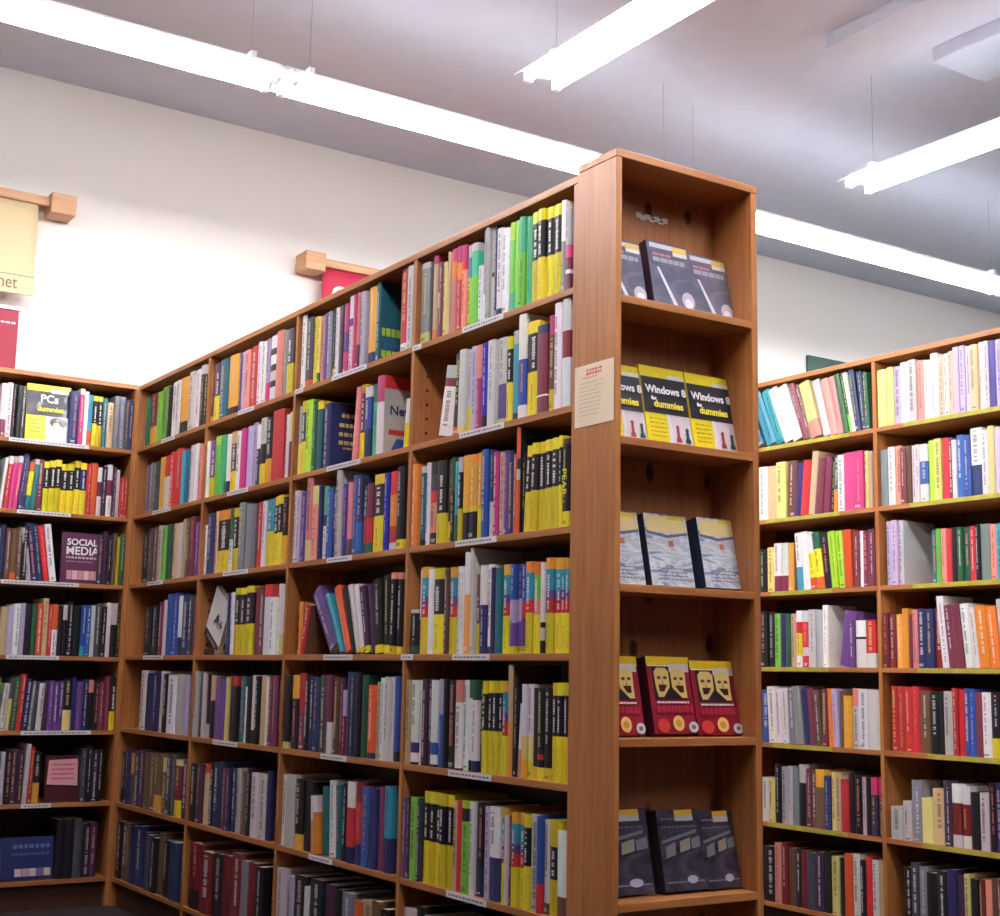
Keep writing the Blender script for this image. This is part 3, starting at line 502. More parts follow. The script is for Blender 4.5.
BOUNDS = dict(B4=(AISLE, UA[3], UA[4]), B3=(AISLE, UA[2], UA[3]), B2=(AISLE, UA[1], UA[2]), B1=(AISLE, UA[0], UA[1]), L=(WALLC, -.87, UL[2]), RL=(FARC, 1.60, UR[2]), RR=(FARC, UR[2], UR[3]))
for bay, rows in ROWS.items():
    case, lo, hi = BOUNDS[bay]; lo += .0105; hi -= .0105
    for ri, spec in enumerate(rows):
        toks = spec.split(); zb = case.z[ri + 1] + TH; room = case.z[ri] - zb - .004 - (.021 if ri == 0 else 0)
        us = [float(t.split(':')[0]) for t in toks]
        aa = [along(case, u, zb + .11) for u in us]
        if case is AISLE or bay == 'RL':
            mn, mx = min(aa), max(aa); l2, h2 = max(mn, lo), min(mx, hi)
            if bay == 'RL': l2 = mn
            aa = [l2 + (a - mn) * (h2 - l2) / (mx - mn) for a in aa]
        elif bay == 'L':
            mn, mx = min(aa), max(aa); h2 = min(mx, hi); aa = [mn + (a - mn) * (h2 - mn) / (mx - mn) for a in aa]
        else:
            mn = min(aa); l2 = max(mn, lo); aa = [max(a, lo + (a - mn) * .5) for a in aa]
        rowlist = []
        for k, tk in enumerate(toks[:-1]):
            f = tk.split(':'); raw = f[1]
            if raw == '-': rowlist.append(None); continue
            a0, a1 = aa[k], aa[k + 1]; t = a1 - a0
            hgt = None; lean = 0; side = None
            for x in f[2:]:
                if x[0] == 'L': lean = float(x[1:])
                elif x[0] == 'c': side = x[1:]
                else: hgt = float(x)
            if hgt is None: h = random.uniform(.215, .24)
            elif hgt < 60: h = hgt / 100 + random.uniform(-.004, .004)
            else: h = case.un((us[k] + us[k + 1]) / 2 + (lean if abs(lean) > 6 else 0), hgt)[1] - zb
            ang = 0
            if lean:
                ang = math.atan((along(case, us[k] + lean, zb + .11) - along(case, us[k], zb + .11)) / max(h, .1)); h = h / math.cos(ang)
            h = max(.1, min(h, (room - (t * abs(math.sin(ang)))) / math.cos(ang)))
            depth = random.uniform(.155, .18)
            rowlist.append(dict(bay=bay, row=ri, case=case, a0=a0, a1=a1, t=max(.0035, t * math.cos(ang) - .0007), h=h, d=depth, lean=ang, side=side, raw=raw, bands=parse(raw), z=zb, rec=random.uniform(.004, .018), uc=(us[k] + us[k + 1]) / 2, wpx=us[k + 1] - us[k]))
        for k, b in enumerate(rowlist):
            if not b: continue
            b['prev'] = rowlist[k - 1] if k else 'edge'; b['next'] = rowlist[k + 1] if k + 1 < len(rowlist) else 'edge'; b['i'] = k
            b['dsc'] = describe(b['bands'], b['raw'], b['t'], b['h'], b['lean'])
            ALL.append(b)
for b in ALL:
    hp = abs(pix(b['case'].P(b['a0'], 0, b['z']))[1] - pix(b['case'].P(b['a0'], 0, b['z'] + b['h']))[1])
    vis = 1.0
    if b['uc'] > 997 or b['uc'] < 2: vis = .2
    if b['row'] == 6: vis = .35
    b['area'] = hp * b['wpx'] * vis * (4 if b['side'] else 1)
ALL.sort(key=lambda b: -b['area'])
NIND = 284
chosen = ALL[:NIND]; rest = ALL[NIND:]
def place(b):
    ca = b['case']; t = b['t']; ang = b['lean']
    piv = (b['a1'] - .0003 if ang > 0 else b['a0'] + .0003) if ang else (b['a0'] + b['a1']) / 2
    M0 = Matrix.Translation(ca.P(piv, b['rec'], b['z'] + .0004)) @ Matrix.Rotation(ca.rz, 4, 'Z') @ Matrix.Rotation(ang, 4, 'Y')
    off = (-t / 2 if ang > 0 else t / 2) if ang else 0
    return M0 @ Matrix.Translation((off, 0, 0))
def nb_name(x, here):
    if x == 'edge': return 'upright'
    if x is None: return 'gap'
    return short(x['bands'], x['raw'])
used = {}
def label_of(b):
    adj, w = b['dsc']; sh = SHELF[b['row']]; ba = BAY[b['bay']]
    run = [b]
    x = b['prev']
    while isinstance(x, dict) and x['dsc'] == b['dsc']: run.insert(0, x); x = x['prev']
    before = x; y = b['next']
    while isinstance(y, dict) and y['dsc'] == b['dsc']: run.append(y); y = y['next']
    if len(run) > 1 and len(run) < 13:
        k = [id(r) for r in run].index(id(b))
        s = '%s of %s %s books%s after %s, %s, %s' % (ORD[k], NUM[len(run)], adj, w, nb_name(before, b), sh, ba)
    else:
        s = '%s book%s between %s and %s, %s, %s' % (adj, w, nb_name(b['prev'], b), nb_name(b['next'], b), sh, ba)
    return s
labs_n = {}
chosen.sort(key=lambda b: (b['bay'], b['row'], b['i']))
for b in chosen: b['label'] = label_of(b); labs_n.setdefault(b['label'], []).append(b)
for lb, bs in labs_n.items():
    if len(bs) > 1:
        for k, b in enumerate(bs): b['label'] = ORD[k] + ' ' + b['label']
def find(bay, row, u): return min((b for b in ALL if b['bay'] == bay and b['row'] == row), key=lambda b: abs(b['uc'] - u))
def cover_side(b, fn): b['print'] = fn
def rows_print(spec):
    def fn(mb, x, d, h):
        rr = random.Random(3)
        for (z0, z1, y0, y1, cd) in spec:
            y = y0 * d
            while y < y1 * d:
                w = rr.uniform(.008, .022); e = min(y + w, y1 * d)
                mb.poly([(x, y, z0 * h), (x, e, z0 * h), (x, e, z1 * h), (x, y, z1 * h)], 0, tone(cd)); y = e + .004
    return fn
cover_side(find('B3', 1, 323), rows_print([(.79, .85, .25, .9, 'y'), (.64, .70, .2, .85, 'y'), (.5, .56, .2, .7, 'y'), (.37, .43, .2, .95, 'y'), (.3, .33, .3, .6, 'y')]))
cover_side(find('B3', 0, 376), rows_print([(.33, .43, .05, .75, 'l'), (.20, .24, .1, .6, 'B'), (.06, .15, .05, .5, 'l')]))
nb_ = find('B3', 1, 380.7)
cover_side(nb_, lambda mb, x, d, h: (mb.poly([(x, .002, .83 * h), (x, d, .83 * h), (x, d, h), (x, .002, h)], 0, tone('R')), mb.poly([(x, .02, .24 * h), (x, .13, .24 * h), (x, .13, .31 * h), (x, .02, .31 * h)], 0, tone('R')), mb.poly([(x, .03, .05 * h), (x, .1, .03 * h), (x, .12, .18 * h), (x, .05, .2 * h)], 0, tone('B'))))
for b in chosen:
    rnd = random.Random(sum(map(ord, b['bay'])) * 977 + b['row'] * 131 + b['i'])
    o = empty('book'); o.matrix_world = place(b); b['obj'] = o
    mb = book_mb(b['bands'], b['t'], b['h'], b['d'], b['side'], rnd)
    if b.get('print'): b['print'](mb, b['t'] / 2 + .0005, b['d'], b['h'])
    mb.build('cover', [M_COVER], o, True)
    pages_mb(b['t'], b['h'], b['d']).build('page_block', [M_PAGES], o)
    tag(o, b['label'], 'book', 'books on the %s of the %s' % (SHELF[b['row']], GBAY[b['bay']]))
# everything past the three hundred largest, and the ends of the rows that run on beyond the frame
mass = MB()
def add_mass(b, rnd):
    M_ = place(b); c = book_mb(b['bands'], b['t'], b['h'], b['d'], b['side'], rnd); pg = pages_mb(b['t'], b['h'], b['d'])
    for part, mi in ((c, 0), (pg, 1)):
        base = len(mass.v); mass.v += [M_ @ Vector(v) for v in part.v]
        mass.f += [tuple(base + i for i in f) for f in part.f]; mass.m += [mi] * len(part.f); mass.c += part.c
for b in rest: add_mass(b, random.Random(b['row'] * 131 + b['i'] + len(b['bay']) * 7))
rnd = random.Random(5)
def fill(case, a0, a1, row):
    a = a0; zb = case.z[row + 1] + TH
    while a < a1 - .012:
        t = min(rnd.uniform(.01, .036), a1 - a - .001)
        cds = 'WwKbBRrTNPqmsSGeYyOfL'; raw = rnd.choice(cds)
        if rnd.random() < .3: raw = rnd.choice(cds) + str(rnd.randint(8, 60)) + raw
        add_mass(dict(case=case, a0=a, a1=a + t, t=t - .001, h=rnd.uniform(.2, .25), d=rnd.uniform(.15, .18), lean=0, side=None, bands=parse(raw), z=zb, rec=rnd.uniform(.004, .018)), rnd)
        a += t
for r in range(7):
    first = min(b['a0'] for b in ALL if b['bay'] == 'L' and b['row'] == r)
    if r != 6: fill(WALLC, -.858, first - .002, r)
    fill(WALLC, -1.708, -.882, r)
    last = max(b['a1'] for b in ALL if b['bay'] == 'RR' and b['row'] == r)
    fill(FARC, last + .002, 3.278, r); fill(FARC, 3.302, 4.128, r); fill(FARC, .762, 1.588, r)
mo = mass.build('packed_books', [M_COVER, M_PAGES], None, True)
tag(mo, 'the smaller and farther books packed on the shelves of every bookcase', 'books', None, 'stuff')

# lettering that can be read on spines and covers
def spine_text(b, body, col, f0, f1, wfrac=.7):
    o = b.get('obj')
    if not o: return
    L = (f1 - f0) * b['h']; size = b['t'] * wfrac * 1.35
    T = Matrix.Translation((-b['t'] * wfrac / 2, -.0032, f1 * b['h'])) @ STAND @ Matrix.Rotation(-PI / 2, 4, 'Z')
    ob = text_mesh('title', body, size, col, o, T); xs = [v.co.z for v in ob.data.vertices]; ln = max(xs) - min(xs)
    ob.data.transform(Matrix.Translation((0, 0, f1 * b['h'])) @ Matrix.Diagonal((1, 1, L / ln, 1)) @ Matrix.Translation((0, 0, -f1 * b['h'])))
M_YINK = plain('yellow_ink', (238, 218, 70), .5)
spine_text(find('B4', 2, 567), 'PEAR', M_YINK, .36, .66)
if nb_.get('obj'):
    text_mesh('title', 'Network', .042, plain('navy_ink', (36, 36, 90), .6), nb_['obj'], Matrix.Translation((nb_['t'] / 2 + .0008, .022, .5 * nb_['h'])) @ Matrix.Rotation(PI / 2, 4, 'Z') @ STAND, bold=.0008)

# ------------------------------------------------------------------ books shown face out
M_ART = photo_mat('silver_blue_print', [(.0, (70, 90, 130)), (.36, (130, 150, 180)), (.48, (222, 222, 230)), (.55, (170, 190, 205)), (.62, (230, 206, 196)), (.78, (90, 130, 170)), (1.0, (60, 70, 100))], 9, (1, 1, 3.2), .22, 1)
M_ART2 = photo_mat('warm_title_print', [(.0, (190, 180, 200)), (.5, (236, 210, 160)), (.7, (240, 226, 120)), (1.0, (214, 150, 90))], 8, (1, 1, 2.5), .25, 1)
M_DARKART = photo_mat('slate_photo_print', [(.0, (28, 24, 34)), (.42, (52, 48, 62)), (.6, (74, 70, 84)), (.75, (110, 106, 112)), (1.0, (60, 52, 62))], 7, (1, 1, 2.2), .25, 1)
M_GREYART = photo_mat('grey_photo_print', [(.0, (62, 62, 80)), (.45, (92, 92, 112)), (.6, (112, 110, 128)), (1.0, (86, 80, 100))], 8, (1, 1, 2.0), .22, 1)
FMATS = [M_GLOSS, M_ART, M_ART2, M_DARKART, M_GREYART]
def c_(r, g, b): return lin((r, g, b))
class Face(MB):
    """front cover art in fractions of the cover, on the y = 0 face"""
    def start(s, w, h): s.w = w; s.h = h; s.lay = 0; return s
    def r(s, x0, x1, z0, z1, col, m=0):
        s.lay += 1; y = -.00025 * s.lay; X = lambda f: (f - .5) * s.w; Z = lambda f: f * s.h
        s.poly([(X(x0), y, Z(z0)), (X(x1), y, Z(z0)), (X(x1), y, Z(z1)), (X(x0), y, Z(z1))], m, col); return s
    def pg(s, pts, col, m=0):
        s.lay += 1; y = -.00025 * s.lay
        s.poly([((x - .5) * s.w, y, z * s.h) for x, z in pts], m, col); return s
    def el(s, cx, cz, rx, rz, col, n=14, a=0.0):
        return s.pg([(cx + rx * math.cos(2*PI*i/n) * math.cos(a) - rz * math.sin(2*PI*i/n) * math.sin(a) * s.h / s.w, cz + rz * math.sin(2*PI*i/n) * math.cos(a) + rx * math.cos(2*PI*i/n) * math.sin(a) * s.w / s.h) for i in range(n)], col)
    def line(s, x0, x1, zc, hh, col, rr, gap=.02, lo=.03, hi=.09):
        s.lay += 1; y = -.00025 * s.lay; x = x0
        while x < x1:
            e = min(x + rr.uniform(lo, hi), x1)
            s.poly([((x - .5) * s.w, y, (zc - hh) * s.h), ((e - .5) * s.w, y, (zc - hh) * s.h), ((e - .5) * s.w, y, (zc + hh) * s.h), ((x - .5) * s.w, y, (zc + hh) * s.h)], 0, col); x = e + gap
        return s
def faceout(name, w, h, t, Mw, base, spine, art, label, cat, group, texts=()):
    """a book standing with its cover to the front: block with rounded spine at -x, pages inset"""
    f = Face().start(w, h)
    f.box(-w/2, w/2, 0, .0014, 0, h, 0, base); f.box(-w/2, w/2, t - .0014, t, 0, h, 0, base)
    f.box(-w/2 - .001, -w/2 + .0014, .0002, t - .0002, 0, h, 0, spine)
    if art: art(f)
    o = empty(name); o.matrix_world = Mw; f.build('cover', FMATS, o, True)
    MB().box(-w/2 + .0016, w/2 - .003, .0016, t - .0016, .002, h - .002, 0).build('page_block', [M_PAGES], o)
    for body, size, fx, fz, mat, al in texts:
        text_mesh('title', body, size, mat, o, Matrix.Translation(((fx - .5) * w, -.0045, fz * h)) @ STAND, al, .0011)
    tag(o, label, cat, group); return o
def stand_back(x, ybot, z, t, deg): return Matrix.Translation((x, ybot, z + t * math.sin(math.radians(deg)) + .0004)) @ Matrix.Rotation(-math.radians(deg), 4, 'X')
LEAN = 12
def endbook(row, u0, u1, vtop, t, dy, base, spine, art, label, group, texts=(), name='display_book'):
    z = ZE[row] + .0195; yb = YF + .058 + dy
    vm = pix((.2, yb, z + .09))[1]
    x0, x1 = max(EX0 + .0188, on_y(u0, vm, yb + .02).x), on_y(u1, vm, yb + .02).x
    um = (u0 + u1) / 2
    h = (on_y(um, vtop, yb + .04).z - z) / math.cos(math.radians(LEAN))
    return faceout(name, x1 - x0, h, t, stand_back((x0 + x1) / 2, yb, z, t, LEAN), base, spine, art, label, 'book' if name == 'display_book' else 'disc case', group, texts)
XL = pix((EX0 + .019, YF + .02, 1.0))[0]
rr = random.Random(11)
# row 1: grey cases with a slanting pale beam
def art_grey(f):
    f.r(0, 1, 0, 1, c_(90, 88, 106), 4)
    f.r(.06, .62, .9, .97, c_(206, 200, 214)).r(.62, .97, .88, .97, c_(222, 186, 90)).r(.62, .97, .82, .88, c_(224, 214, 216))
    f.line(.1, .9, .72, .035, c_(150, 148, 166), rr, .02, .1, .2); f.line(.1, .55, .8, .02, c_(180, 110, 120), rr, .02, .1, .2)
    f.pg([(.16, .6), (.22, .6), (.56, .06), (.46, .06)], c_(206, 204, 220)); f.el(.84, .16, .16, .13, c_(180, 172, 188)); f.el(.84, .12, .1, .07, c_(226, 220, 228))
g1 = 'grey disc cases on the top display shelf'
def on_end(i): return ('tall upright of the display case', )
endbook(1, 603, 643, 242, .016, .004, c_(84, 82, 100), c_(44, 34, 50), art_grey, 'grey case half hidden by the side panel, top shelf of end display', g1, name='disc_case')
endbook(1, 650.5, 691, 248, .036, -.006, c_(84, 82, 100), c_(56, 40, 56), art_grey, 'thick grey case with a dark spine, middle of end display top shelf', g1, name='disc_case')
endbook(1, 691.5, 729, 260, .016, .006, c_(84, 76, 92), c_(44, 34, 50), art_grey, 'grey case at the open end of the end display top shelf', g1, name='disc_case')
# row 2: yellow and black beginners' guides
def art_win(f):
    f.r(0, 1, 0, 1, c_(238, 214, 30)).r(0, 1, .40, .86, c_(30, 28, 44)).r(.60, .97, .86, .91, c_(226, 226, 220)).r(.5, 1, 0, .40, c_(216, 206, 214)).pg([(.5, 0), (.56, .2), (.52, .4), (.46, .4), (.47, .2), (.44, 0)], c_(226, 218, 226))
    for k in range(5): f.line(.07, .42, .33 - .055 * k, .006, c_(150, 130, 30), rr)
    for cx, s, col in ((.66, 1.0, c_(150, 54, 50)), (.86, .9, c_(24, 70, 62))):
        f.pg([(cx - .06, .06), (cx + .06, .06), (cx + .055, .1), (cx + .03, .13), (cx + .03, .22 * s), (cx - .03, .22 * s), (cx - .03, .13), (cx - .055, .1)], col); f.el(cx, .245 * s, .035, .03, col)
    f.r(.04, .96, .395, .402, c_(30, 28, 44))
tw = [('Windows 8', .0285, .5, .655, M_WHITEINK, 'CENTER'), ('dummies', .027, .52, .475, M_YINK, 'CENTER'), ('for', .013, .16, .565, M_WHITEINK, 'LEFT')]
g2 = 'yellow and black guides on the second display shelf'
endbook(2, 598, 644.5, 366, .016, .012, c_(238, 214, 30), c_(238, 214, 30), art_win, 'black-and-yellow guide half hidden by the side panel, second shelf of end display', g2, tw)
endbook(2, 644.5, 690, 370, .016, .006, c_(238, 214, 30), c_(238, 214, 30), art_win, 'middle black-and-yellow guide of three facing out, second shelf of end display', g2, tw)
endbook(2, 690.5, 734, 378, .016, .0, c_(238, 214, 30), c_(238, 214, 30), art_win, 'black-and-yellow guide facing out at the open end, second shelf of end display', g2, tw)
# row 3: silver blue covers with dark spines
def art_silver(f):
    f.r(0, 1, 0, 1, c_(200, 200, 210), 1).r(.04, .98, .74, .97, c_(230, 220, 170), 2)
    f.pg([(.02, .76), (.5, .71), (.98, .77), (.98, .73), (.5, .67), (.02, .72)], c_(96, 100, 140)); f.r(.55, .95, .93, .985, c_(232, 196, 60)); f.r(.5, .62, .55, .63, c_(190, 110, 90))
    for k in range(4): f.line(.15, .85, .24 - .05 * k, .008, c_(110, 110, 140), rr)
g3 = 'silver blue books on the third display shelf'
endbook(3, 598, 641, 513, .02, .010, c_(196, 198, 210), c_(34, 42, 70), art_silver, 'silvery blue book half hidden by the side panel, third shelf of end display', g3)
endbook(3, 647.5, 690, 518, .03, .004, c_(196, 198, 210), c_(30, 40, 66), art_silver, 'silvery blue book between two others, third shelf of end display', g3)
endbook(3, 701, 738.5, 523, .042, -.008, c_(196, 198, 210), c_(30, 44, 70), art_silver, 'thickest silvery blue book with a wide dark spine, third shelf of end display', g3)
# row 4: red covers with a pair of masks
def art_mask(f):
    f.r(0, 1, 0, 1, c_(140, 26, 44)).r(0, 1, .88, 1, c_(240, 200, 40)).r(.02, .98, .87, .885, c_(240, 240, 230)).r(.10, .86, .44, .87, c_(42, 26, 36)).r(.5, .96, .80, .9, c_(214, 204, 206))
    for cx, cz, a in ((.31, .65, .12), (.68, .64, -.16)):
        f.pg([(cx - .17, cz + .15), (cx - .1, cz + .2), (cx + .1, cz + .2), (cx + .17, cz + .15), (cx + .16, cz - .05), (cx + .07 - a * .6, cz - .18), (cx - .05 - a * .6, cz - .18), (cx - .16, cz - .05)], c_(226, 196, 120))
        f.el(cx - .07, cz + .07, .045, .022, c_(90, 60, 40)).el(cx + .07, cz + .07, .045, .022, c_(90, 60, 40)).pg([(cx, cz + .06), (cx - .025, cz - .01), (cx + .025, cz - .01)], c_(190, 140, 80))
        f.pg([(cx - .1, cz - .02), (cx + .1, cz - .02), (cx + .05 - a * .3, cz - .11), (cx - .05 - a * .3, cz - .11)], c_(70, 20, 30))
    f.line(.12, .86, .40, .012, c_(226, 214, 216), rr, .012, .04, .1); f.line(.10, .92, .31, .045, c_(176, 40, 66), rr, .025, .05, .09)
    f.el(.55, .13, .13, .1, c_(236, 188, 110)).el(.55, .13, .07, .05, c_(206, 150, 70)).el(.2, .1, .14, .09, c_(200, 60, 56)).el(.88, .08, .11, .07, c_(206, 200, 206)).el(.88, .08, .05, .03, c_(110, 100, 110))
g4 = 'red mask books on the fourth display shelf'
endbook(4, 598, 640.5, 658, .02, .008, c_(140, 26, 44), c_(56, 14, 28), art_mask, 'red book with pale masks half hidden by the side panel, end display', g4)
endbook(4, 650, 693, 660, .036, -.002, c_(140, 26, 44), c_(60, 14, 30), art_mask, 'red book with pale masks and dark spine, middle of the end display row', g4)
endbook(4, 693.5, 737.5, 663, .02, -.006, c_(140, 26, 44), c_(60, 14, 30), art_mask, 'red book with pale masks at the open end of the display row', g4)
# row 5: slate covers
def art_slate(f):
    f.r(0, 1, 0, 1, c_(44, 40, 52), 3).r(.42, .86, .92, .99, c_(232, 176, 60)).r(.42, .86, .85, .92, c_(196, 188, 190)).line(.08, .42, .88, .012, c_(120, 112, 136), rr)
    f.line(.06, .9, .78, .012, c_(92, 86, 104), rr).pg([(.05, .62), (.9, .74), (.9, .70), (.05, .58)], c_(110, 106, 118)).pg([(.1, .4), (.34, .44), (.36, .6), (.12, .54)], c_(120, 112, 122)).pg([(.45, .46), (.7, .5), (.72, .64), (.47, .6)], c_(150, 140, 122)).pg([(.74, .5), (.96, .52), (.96, .66), (.74, .62)], c_(112, 114, 122))
    f.r(.04, .96, .1, .115, c_(120, 112, 130)).el(.66, .13, .13, .05, c_(170, 168, 190))
g5 = 'slate dark books on the fifth display shelf'
endbook(5, 597, 650, 811.5, .03, .006, c_(46, 42, 54), c_(26, 26, 36), art_slate, 'dark slate book half hidden by the side panel, lowest lit shelf of end display', g5)
endbook(5, 661, 702, 812, .036, -.006, c_(46, 42, 54), c_(30, 34, 46), art_slate, 'dark slate book with a blackish spine, middle of end display fifth shelf', g5)
endbook(5, 702.5, 736, 812, .02, -.004, c_(46, 40, 50), c_(30, 30, 40), art_slate, 'dark slate book at the open end of end display fifth shelf', g5)

# face-out books on the wall case
def wallbook(row, u0, u1, vtop, t, base, art, label, texts=(), deg=4, rz=0.0, d0=.02):
    z = ZL[row] + TH; vm = pix((-.3, d0, z + .1))[1]
    x0, x1 = on_y(u0, vm, d0).x, on_y(u1, vm, d0).x; h = on_y((u0 + u1) / 2, vtop, d0 + .01).z - z
    return faceout('display_book', x1 - x0, h, t, Matrix.Translation(((x0 + x1) / 2, d0, z + .002 + t * math.sin(math.radians(deg)))) @ Matrix.Rotation(-math.radians(deg), 4, 'X') @ Matrix.Rotation(rz, 4, 'Y'), base, base, art, label, 'book', 'books facing out on the wall case', texts)
def art_pc(f):
    f.r(0, 1, 0, 1, c_(238, 214, 30)).r(0, 1, .44, .88, c_(32, 30, 46)).r(.46, 1, 0, .44, c_(206, 198, 214)).r(.55, .95, .86, .93, c_(220, 214, 210)).el(.74, .34, .2, .09, c_(40, 36, 48)).el(.74, .2, .16, .1, c_(180, 176, 190)).el(.7, .3, .08, .04, c_(222, 206, 150))
    for k in range(4): f.line(.08, .4, .36 - .07 * k, .008, c_(150, 130, 30), rr)
wallbook(1, 26, 70, 385.5, .02, c_(238, 214, 30), art_pc, 'black-and-yellow guide facing out on the wall case top shelf', [('PCs', .05, .30, .68, M_WHITEINK, 'LEFT'), ('dummies', .032, .24, .52, M_YINK, 'LEFT')])
def art_soc(f):
    f.r(0, 1, 0, 1, c_(92, 40, 78))
    f.line(.1, .92, .5, .02, c_(206, 180, 196), rr); f.line(.1, .7, .42, .012, c_(170, 120, 150), rr)
    for k in range(6): f.r(.12 + .13 * k, .24 + .13 * k, .06, .24, c_(226, 190, 196) if k % 2 else c_(206, 150, 160))
wallbook(3, 62, 106, 534, .022, c_(92, 40, 78), art_soc, 'plum book facing out beside leaning books, wall case third shelf', [('SOCIAL', .04, .1, .75, M_WHITEINK, 'LEFT'), ('MEDIA', .05, .08, .56, M_WHITEINK, 'LEFT')])
def art_pink(f):
    f.r(0, 1, 0, 1, c_(70, 24, 34)).pg([(.03, .34), (.97, .3), (.95, .92), (.08, .9)], c_(232, 168, 178)); f.pg([(.03, .34), (.97, .3), (.97, .34), (.03, .38)], c_(30, 20, 26))
    for k in range(4): f.line(.18, .85, .8 - .1 * k, .018, c_(206, 80, 96), rr)
wallbook(6, 46, 79, 756, .02, c_(96, 28, 40), art_pink, 'dark red book with a pink panel facing out, wall case sixth shelf')
def art_blue(f):
    f.r(0, 1, 0, 1, c_(34, 44, 92)); f.line(.22, .95, .78, .045, c_(96, 112, 160), rr, .03, .06, .1); f.line(.2, .95, .6, .03, c_(70, 90, 140), rr)
    for k, cc in enumerate(((206, 190, 200), (196, 160, 176), (216, 196, 206), (120, 110, 170), (206, 200, 170))): f.r(.26 + .14 * k, .39 + .14 * k, .08, .26, c_(*cc))
wallbook(7, 2, 54, 838, .022, c_(34, 44, 92), art_blue, 'navy book facing out on the wall case bottom shelf', deg=8)
# white leaning book facing out in the third bay from the end panel
z = ZA[4] + TH; h = .215; w = .165
bl = along(AISLE, 202, z + .1); ang = math.radians(32)
mw = Matrix.Translation(AISLE.P(bl + .105, .035, z + .0005 + .0)) @ Matrix.Rotation(-PI / 2, 4, 'Z') @ Matrix.Rotation(ang, 4, 'Y') @ Matrix.Translation((-w / 2, 0, 0))
def art_a(f): f.r(0, 1, 0, 1, c_(226, 220, 226)).r(0, 1, 0, .16, c_(40, 34, 44)).line(.2, .8, .07, .02, c_(170, 160, 170), rr)
faceout('display_book', w, h, .02, mw, c_(226, 220, 226), c_(226, 220, 226), art_a, 'white book leaning face out against black-and-yellow books, fourth shelf, third-from-end bay', 'book', None, [('A+', .07, .42, .42, plain('black_ink', (34, 30, 40), .6), 'LEFT')])

fb_ = empty('book'); fb_.matrix_world = Matrix.Translation(AISLE.P(bl + .012, .02, ZA[4] + TH + .0126)) @ Matrix.Rotation(-PI / 2, 4, 'Z') @ Matrix.Rotation(PI / 2, 4, 'Y')
book_mb(parse('K'), .024, .1, .15, None, random.Random(2)).build('cover', [M_COVER], fb_, True); pages_mb(.024, .1, .15).build('page_block', [M_PAGES], fb_)
tag(fb_, 'small black book lying flat under the white leaning book, fourth shelf', 'book')

# ------------------------------------------------------------------ banners and signs on the wall
def banner(name, label, side, bx_px, cloth, top_z, drop, extent, ply=None):
    """oak rod between two blocks fixed to the wall, cloth hung from it; side = -1 cloth runs to -x, +1 to +x"""
    (u0, v0), (u1, v1) = bx_px; yb0, yb1 = .19, WALL_Y - .001
    p, q = on_y(u0, v0, yb0), on_y(u1, v1, yb0)
    cx, cz = (p.x + q.x) / 2, (p.z + q.z) / 2; s = .058
    far = cx + side * extent
    root = empty(name, ((cx + far) / 2, .25, cz)); tag(root, label, 'banner')
    def fin(o): o.data.transform(Matrix.Translation(-root.location)); o.parent = root; return o
    for xx in (cx, far): fin(MB().box(xx - s, xx + s, yb0, yb1, cz - s * .85, cz + s * .85, ch=.006).build('end_block', OAK))
    lo, hi = min(cx, far) + s, max(cx, far) - s
    fin(MB().box(lo, hi, .222, .258, cz - .012, cz + .024, ch=.005).box(lo, hi, .228, .252, cz + .024, cz + .034, ch=.003).build('rod', OAK))
    c0 = cx + side * (s + (.045 if side < 0 else .004)); c1 = far - side * (s + .004)
    x0, x1 = min(c0, c1), max(c0, c1); zt = cz - .013; zb = zt - drop
    mb = MB(); n = 24; m = 10
    for k in range(m + 1):
        for i in range(n + 1):
            x = x0 + (x1 - x0) * i / n; zz = zt + (zb - zt) * k / m
            mb.v.append((x, .239 + .006 * math.sin(i * .9) * k / m + .004 * math.sin(i * .37 + 1) * k / m, zz))
    for k in range(m):
        for i in range(n):
            a = k * (n + 1) + i; mb.f.append((a, a + n + 1, a + n + 2, a + 1)); mb.m.append(0); mb.c.append((1,1,1,1))
    o = fin(mb.build('cloth', cloth, smooth=True)); so = o.modifiers.new('thickness', 'SOLIDIFY'); so.thickness = .002
    return root, fin, (x0, x1, zt, zb, cz)
ban, fb, (x0, x1, zt, zb, cz) = banner('wall_banner', 'cream banner on an oak rod on the white wall above the wall case', -1, ((51, 191), (77.5, 217)), M_CREAM, 0, .435, 1.5)
zl = on_y(20, 275.5, .23).z
fb(MB().box(x0, x1 + .001, .2195, .2245, zb - .006, zl, ch=.001).build('lower_panel', M_CREAM))
fb(MB().box(x0, x1, .2185, .2194, zl - .004, zl - .001).build('seam_line', M_BROWNINK))
e = on_y(17, 290, .215); root_m = Matrix.Translation(-ban.location)
text_mesh('lettering', 'Internet', .085, M_BROWNINK, ban, root_m @ Matrix.Translation((e.x, .218, on_y(10, 287.5, .218).z)) @ STAND, 'RIGHT', 0, .8)
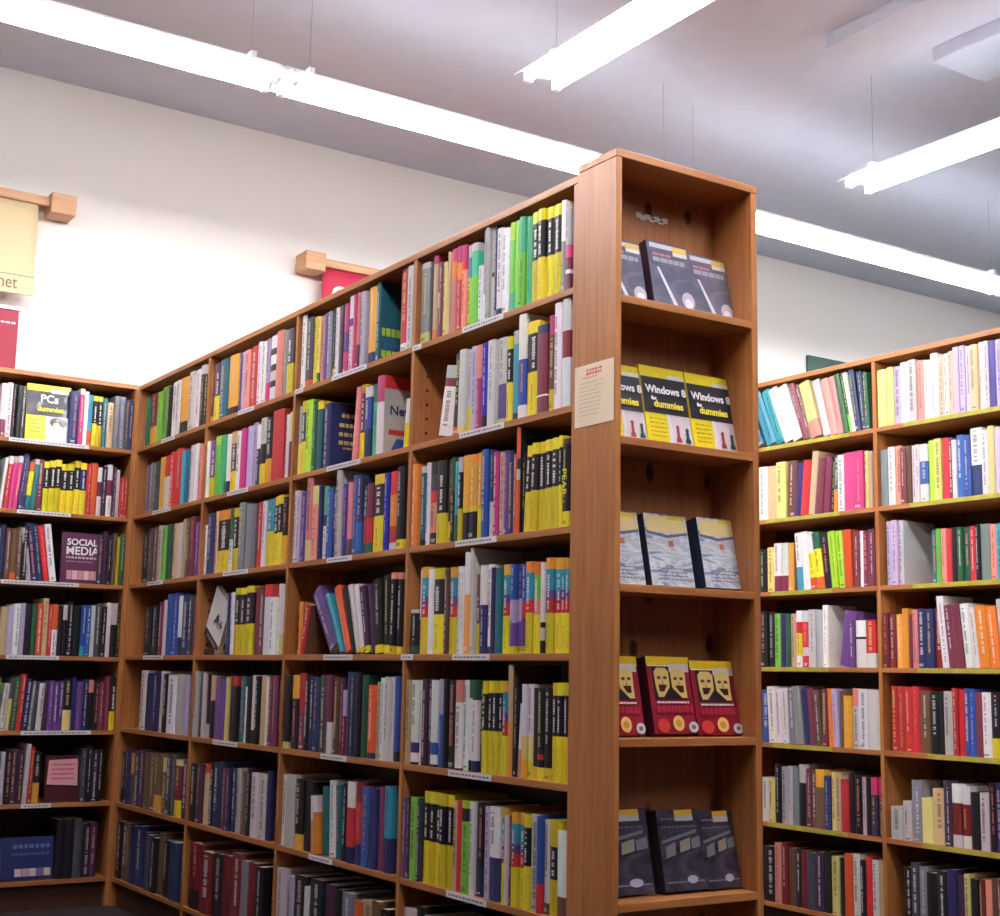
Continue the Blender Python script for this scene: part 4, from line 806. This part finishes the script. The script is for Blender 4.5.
ban2, fb2, (x0, x1, zt, zb, cz) = banner('wall_banner', 'red banner on an oak rod rising behind the long bookcase top', 1, ((303, 249), (329.5, 272)), M_REDSIGN, 0, .5, 1.35)
e = on_y(332, 285, .222)
text_mesh('lettering', 'C', .12, M_WHITEINK, ban2, Matrix.Translation(-ban2.location) @ Matrix.Translation((e.x, .222, e.z - .086)) @ STAND, 'LEFT', .004)
# green board on the wall past the far case
p = on_y(807, 355, WALL_Y - .012)
gb = empty('green_sign', (p.x + .6, WALL_Y - .01, p.z - .3)); tag(gb, 'dark green sign board on the wall behind the far bookcase', 'sign')
MB().box(-.6, .6, -.008, .0095, -.3, .3, ch=.004).build('board', M_GREENSIGN, gb)
MB().box(-.6, .6, -.011, -.0075, .285, .3, ch=.001).box(-.6, -.585, -.011, -.0075, -.3, .285, ch=.001).build('edge_strip', M_GREENSIGN, gb)
# red display box standing on the wall case
p = on_y(22.5, 309, .09); bz = ZL[0]; bw = .34; bh = p.z - bz - .012
rb = empty('display_box', (p.x - bw / 2 - .012, .09, bz)); tag(rb, 'red box with a white rim standing on top of the wall case', 'box')
rb.rotation_euler = (0, 0, 0)
m = MB().box(-bw / 2, bw / 2, 0, .12, .0005, bh, ch=.006)
m.build('body', M_REDBOX, rb)
MB().box(-bw / 2 - .004, bw / 2 + .008, -.004, .124, bh + .0005, bh + .014, ch=.003).build('rim', M_FIX, rb)
tx = MB(); x = .02
while x < bw / 2 - .03: w = random.uniform(.008, .02); tx.box(x, x + w, -.0012, .0004, bh * .78, bh * .78 + .007); x += w + .006
tx.build('small_print', M_WHITEINK, rb)
text_mesh('lettering', 'n', .12, M_WHITEINK, rb, Matrix.Translation((.045, -.0015, .0)) @ STAND, 'LEFT', .004)

# ------------------------------------------------------------------ world and view
wd = bpy.data.worlds.new('world'); scene.world = wd; wd.use_nodes = True
wd.node_tree.nodes['Background'].inputs['Color'].default_value = (.008, .008, .01, 1); wd.node_tree.nodes['Background'].inputs['Strength'].default_value = 1
scene.view_settings.view_transform = 'Standard'; scene.view_settings.look = 'None'; scene.view_settings.gamma = 1
scene.view_settings.use_curve_mapping = False; scene.view_settings.exposure = 0.1
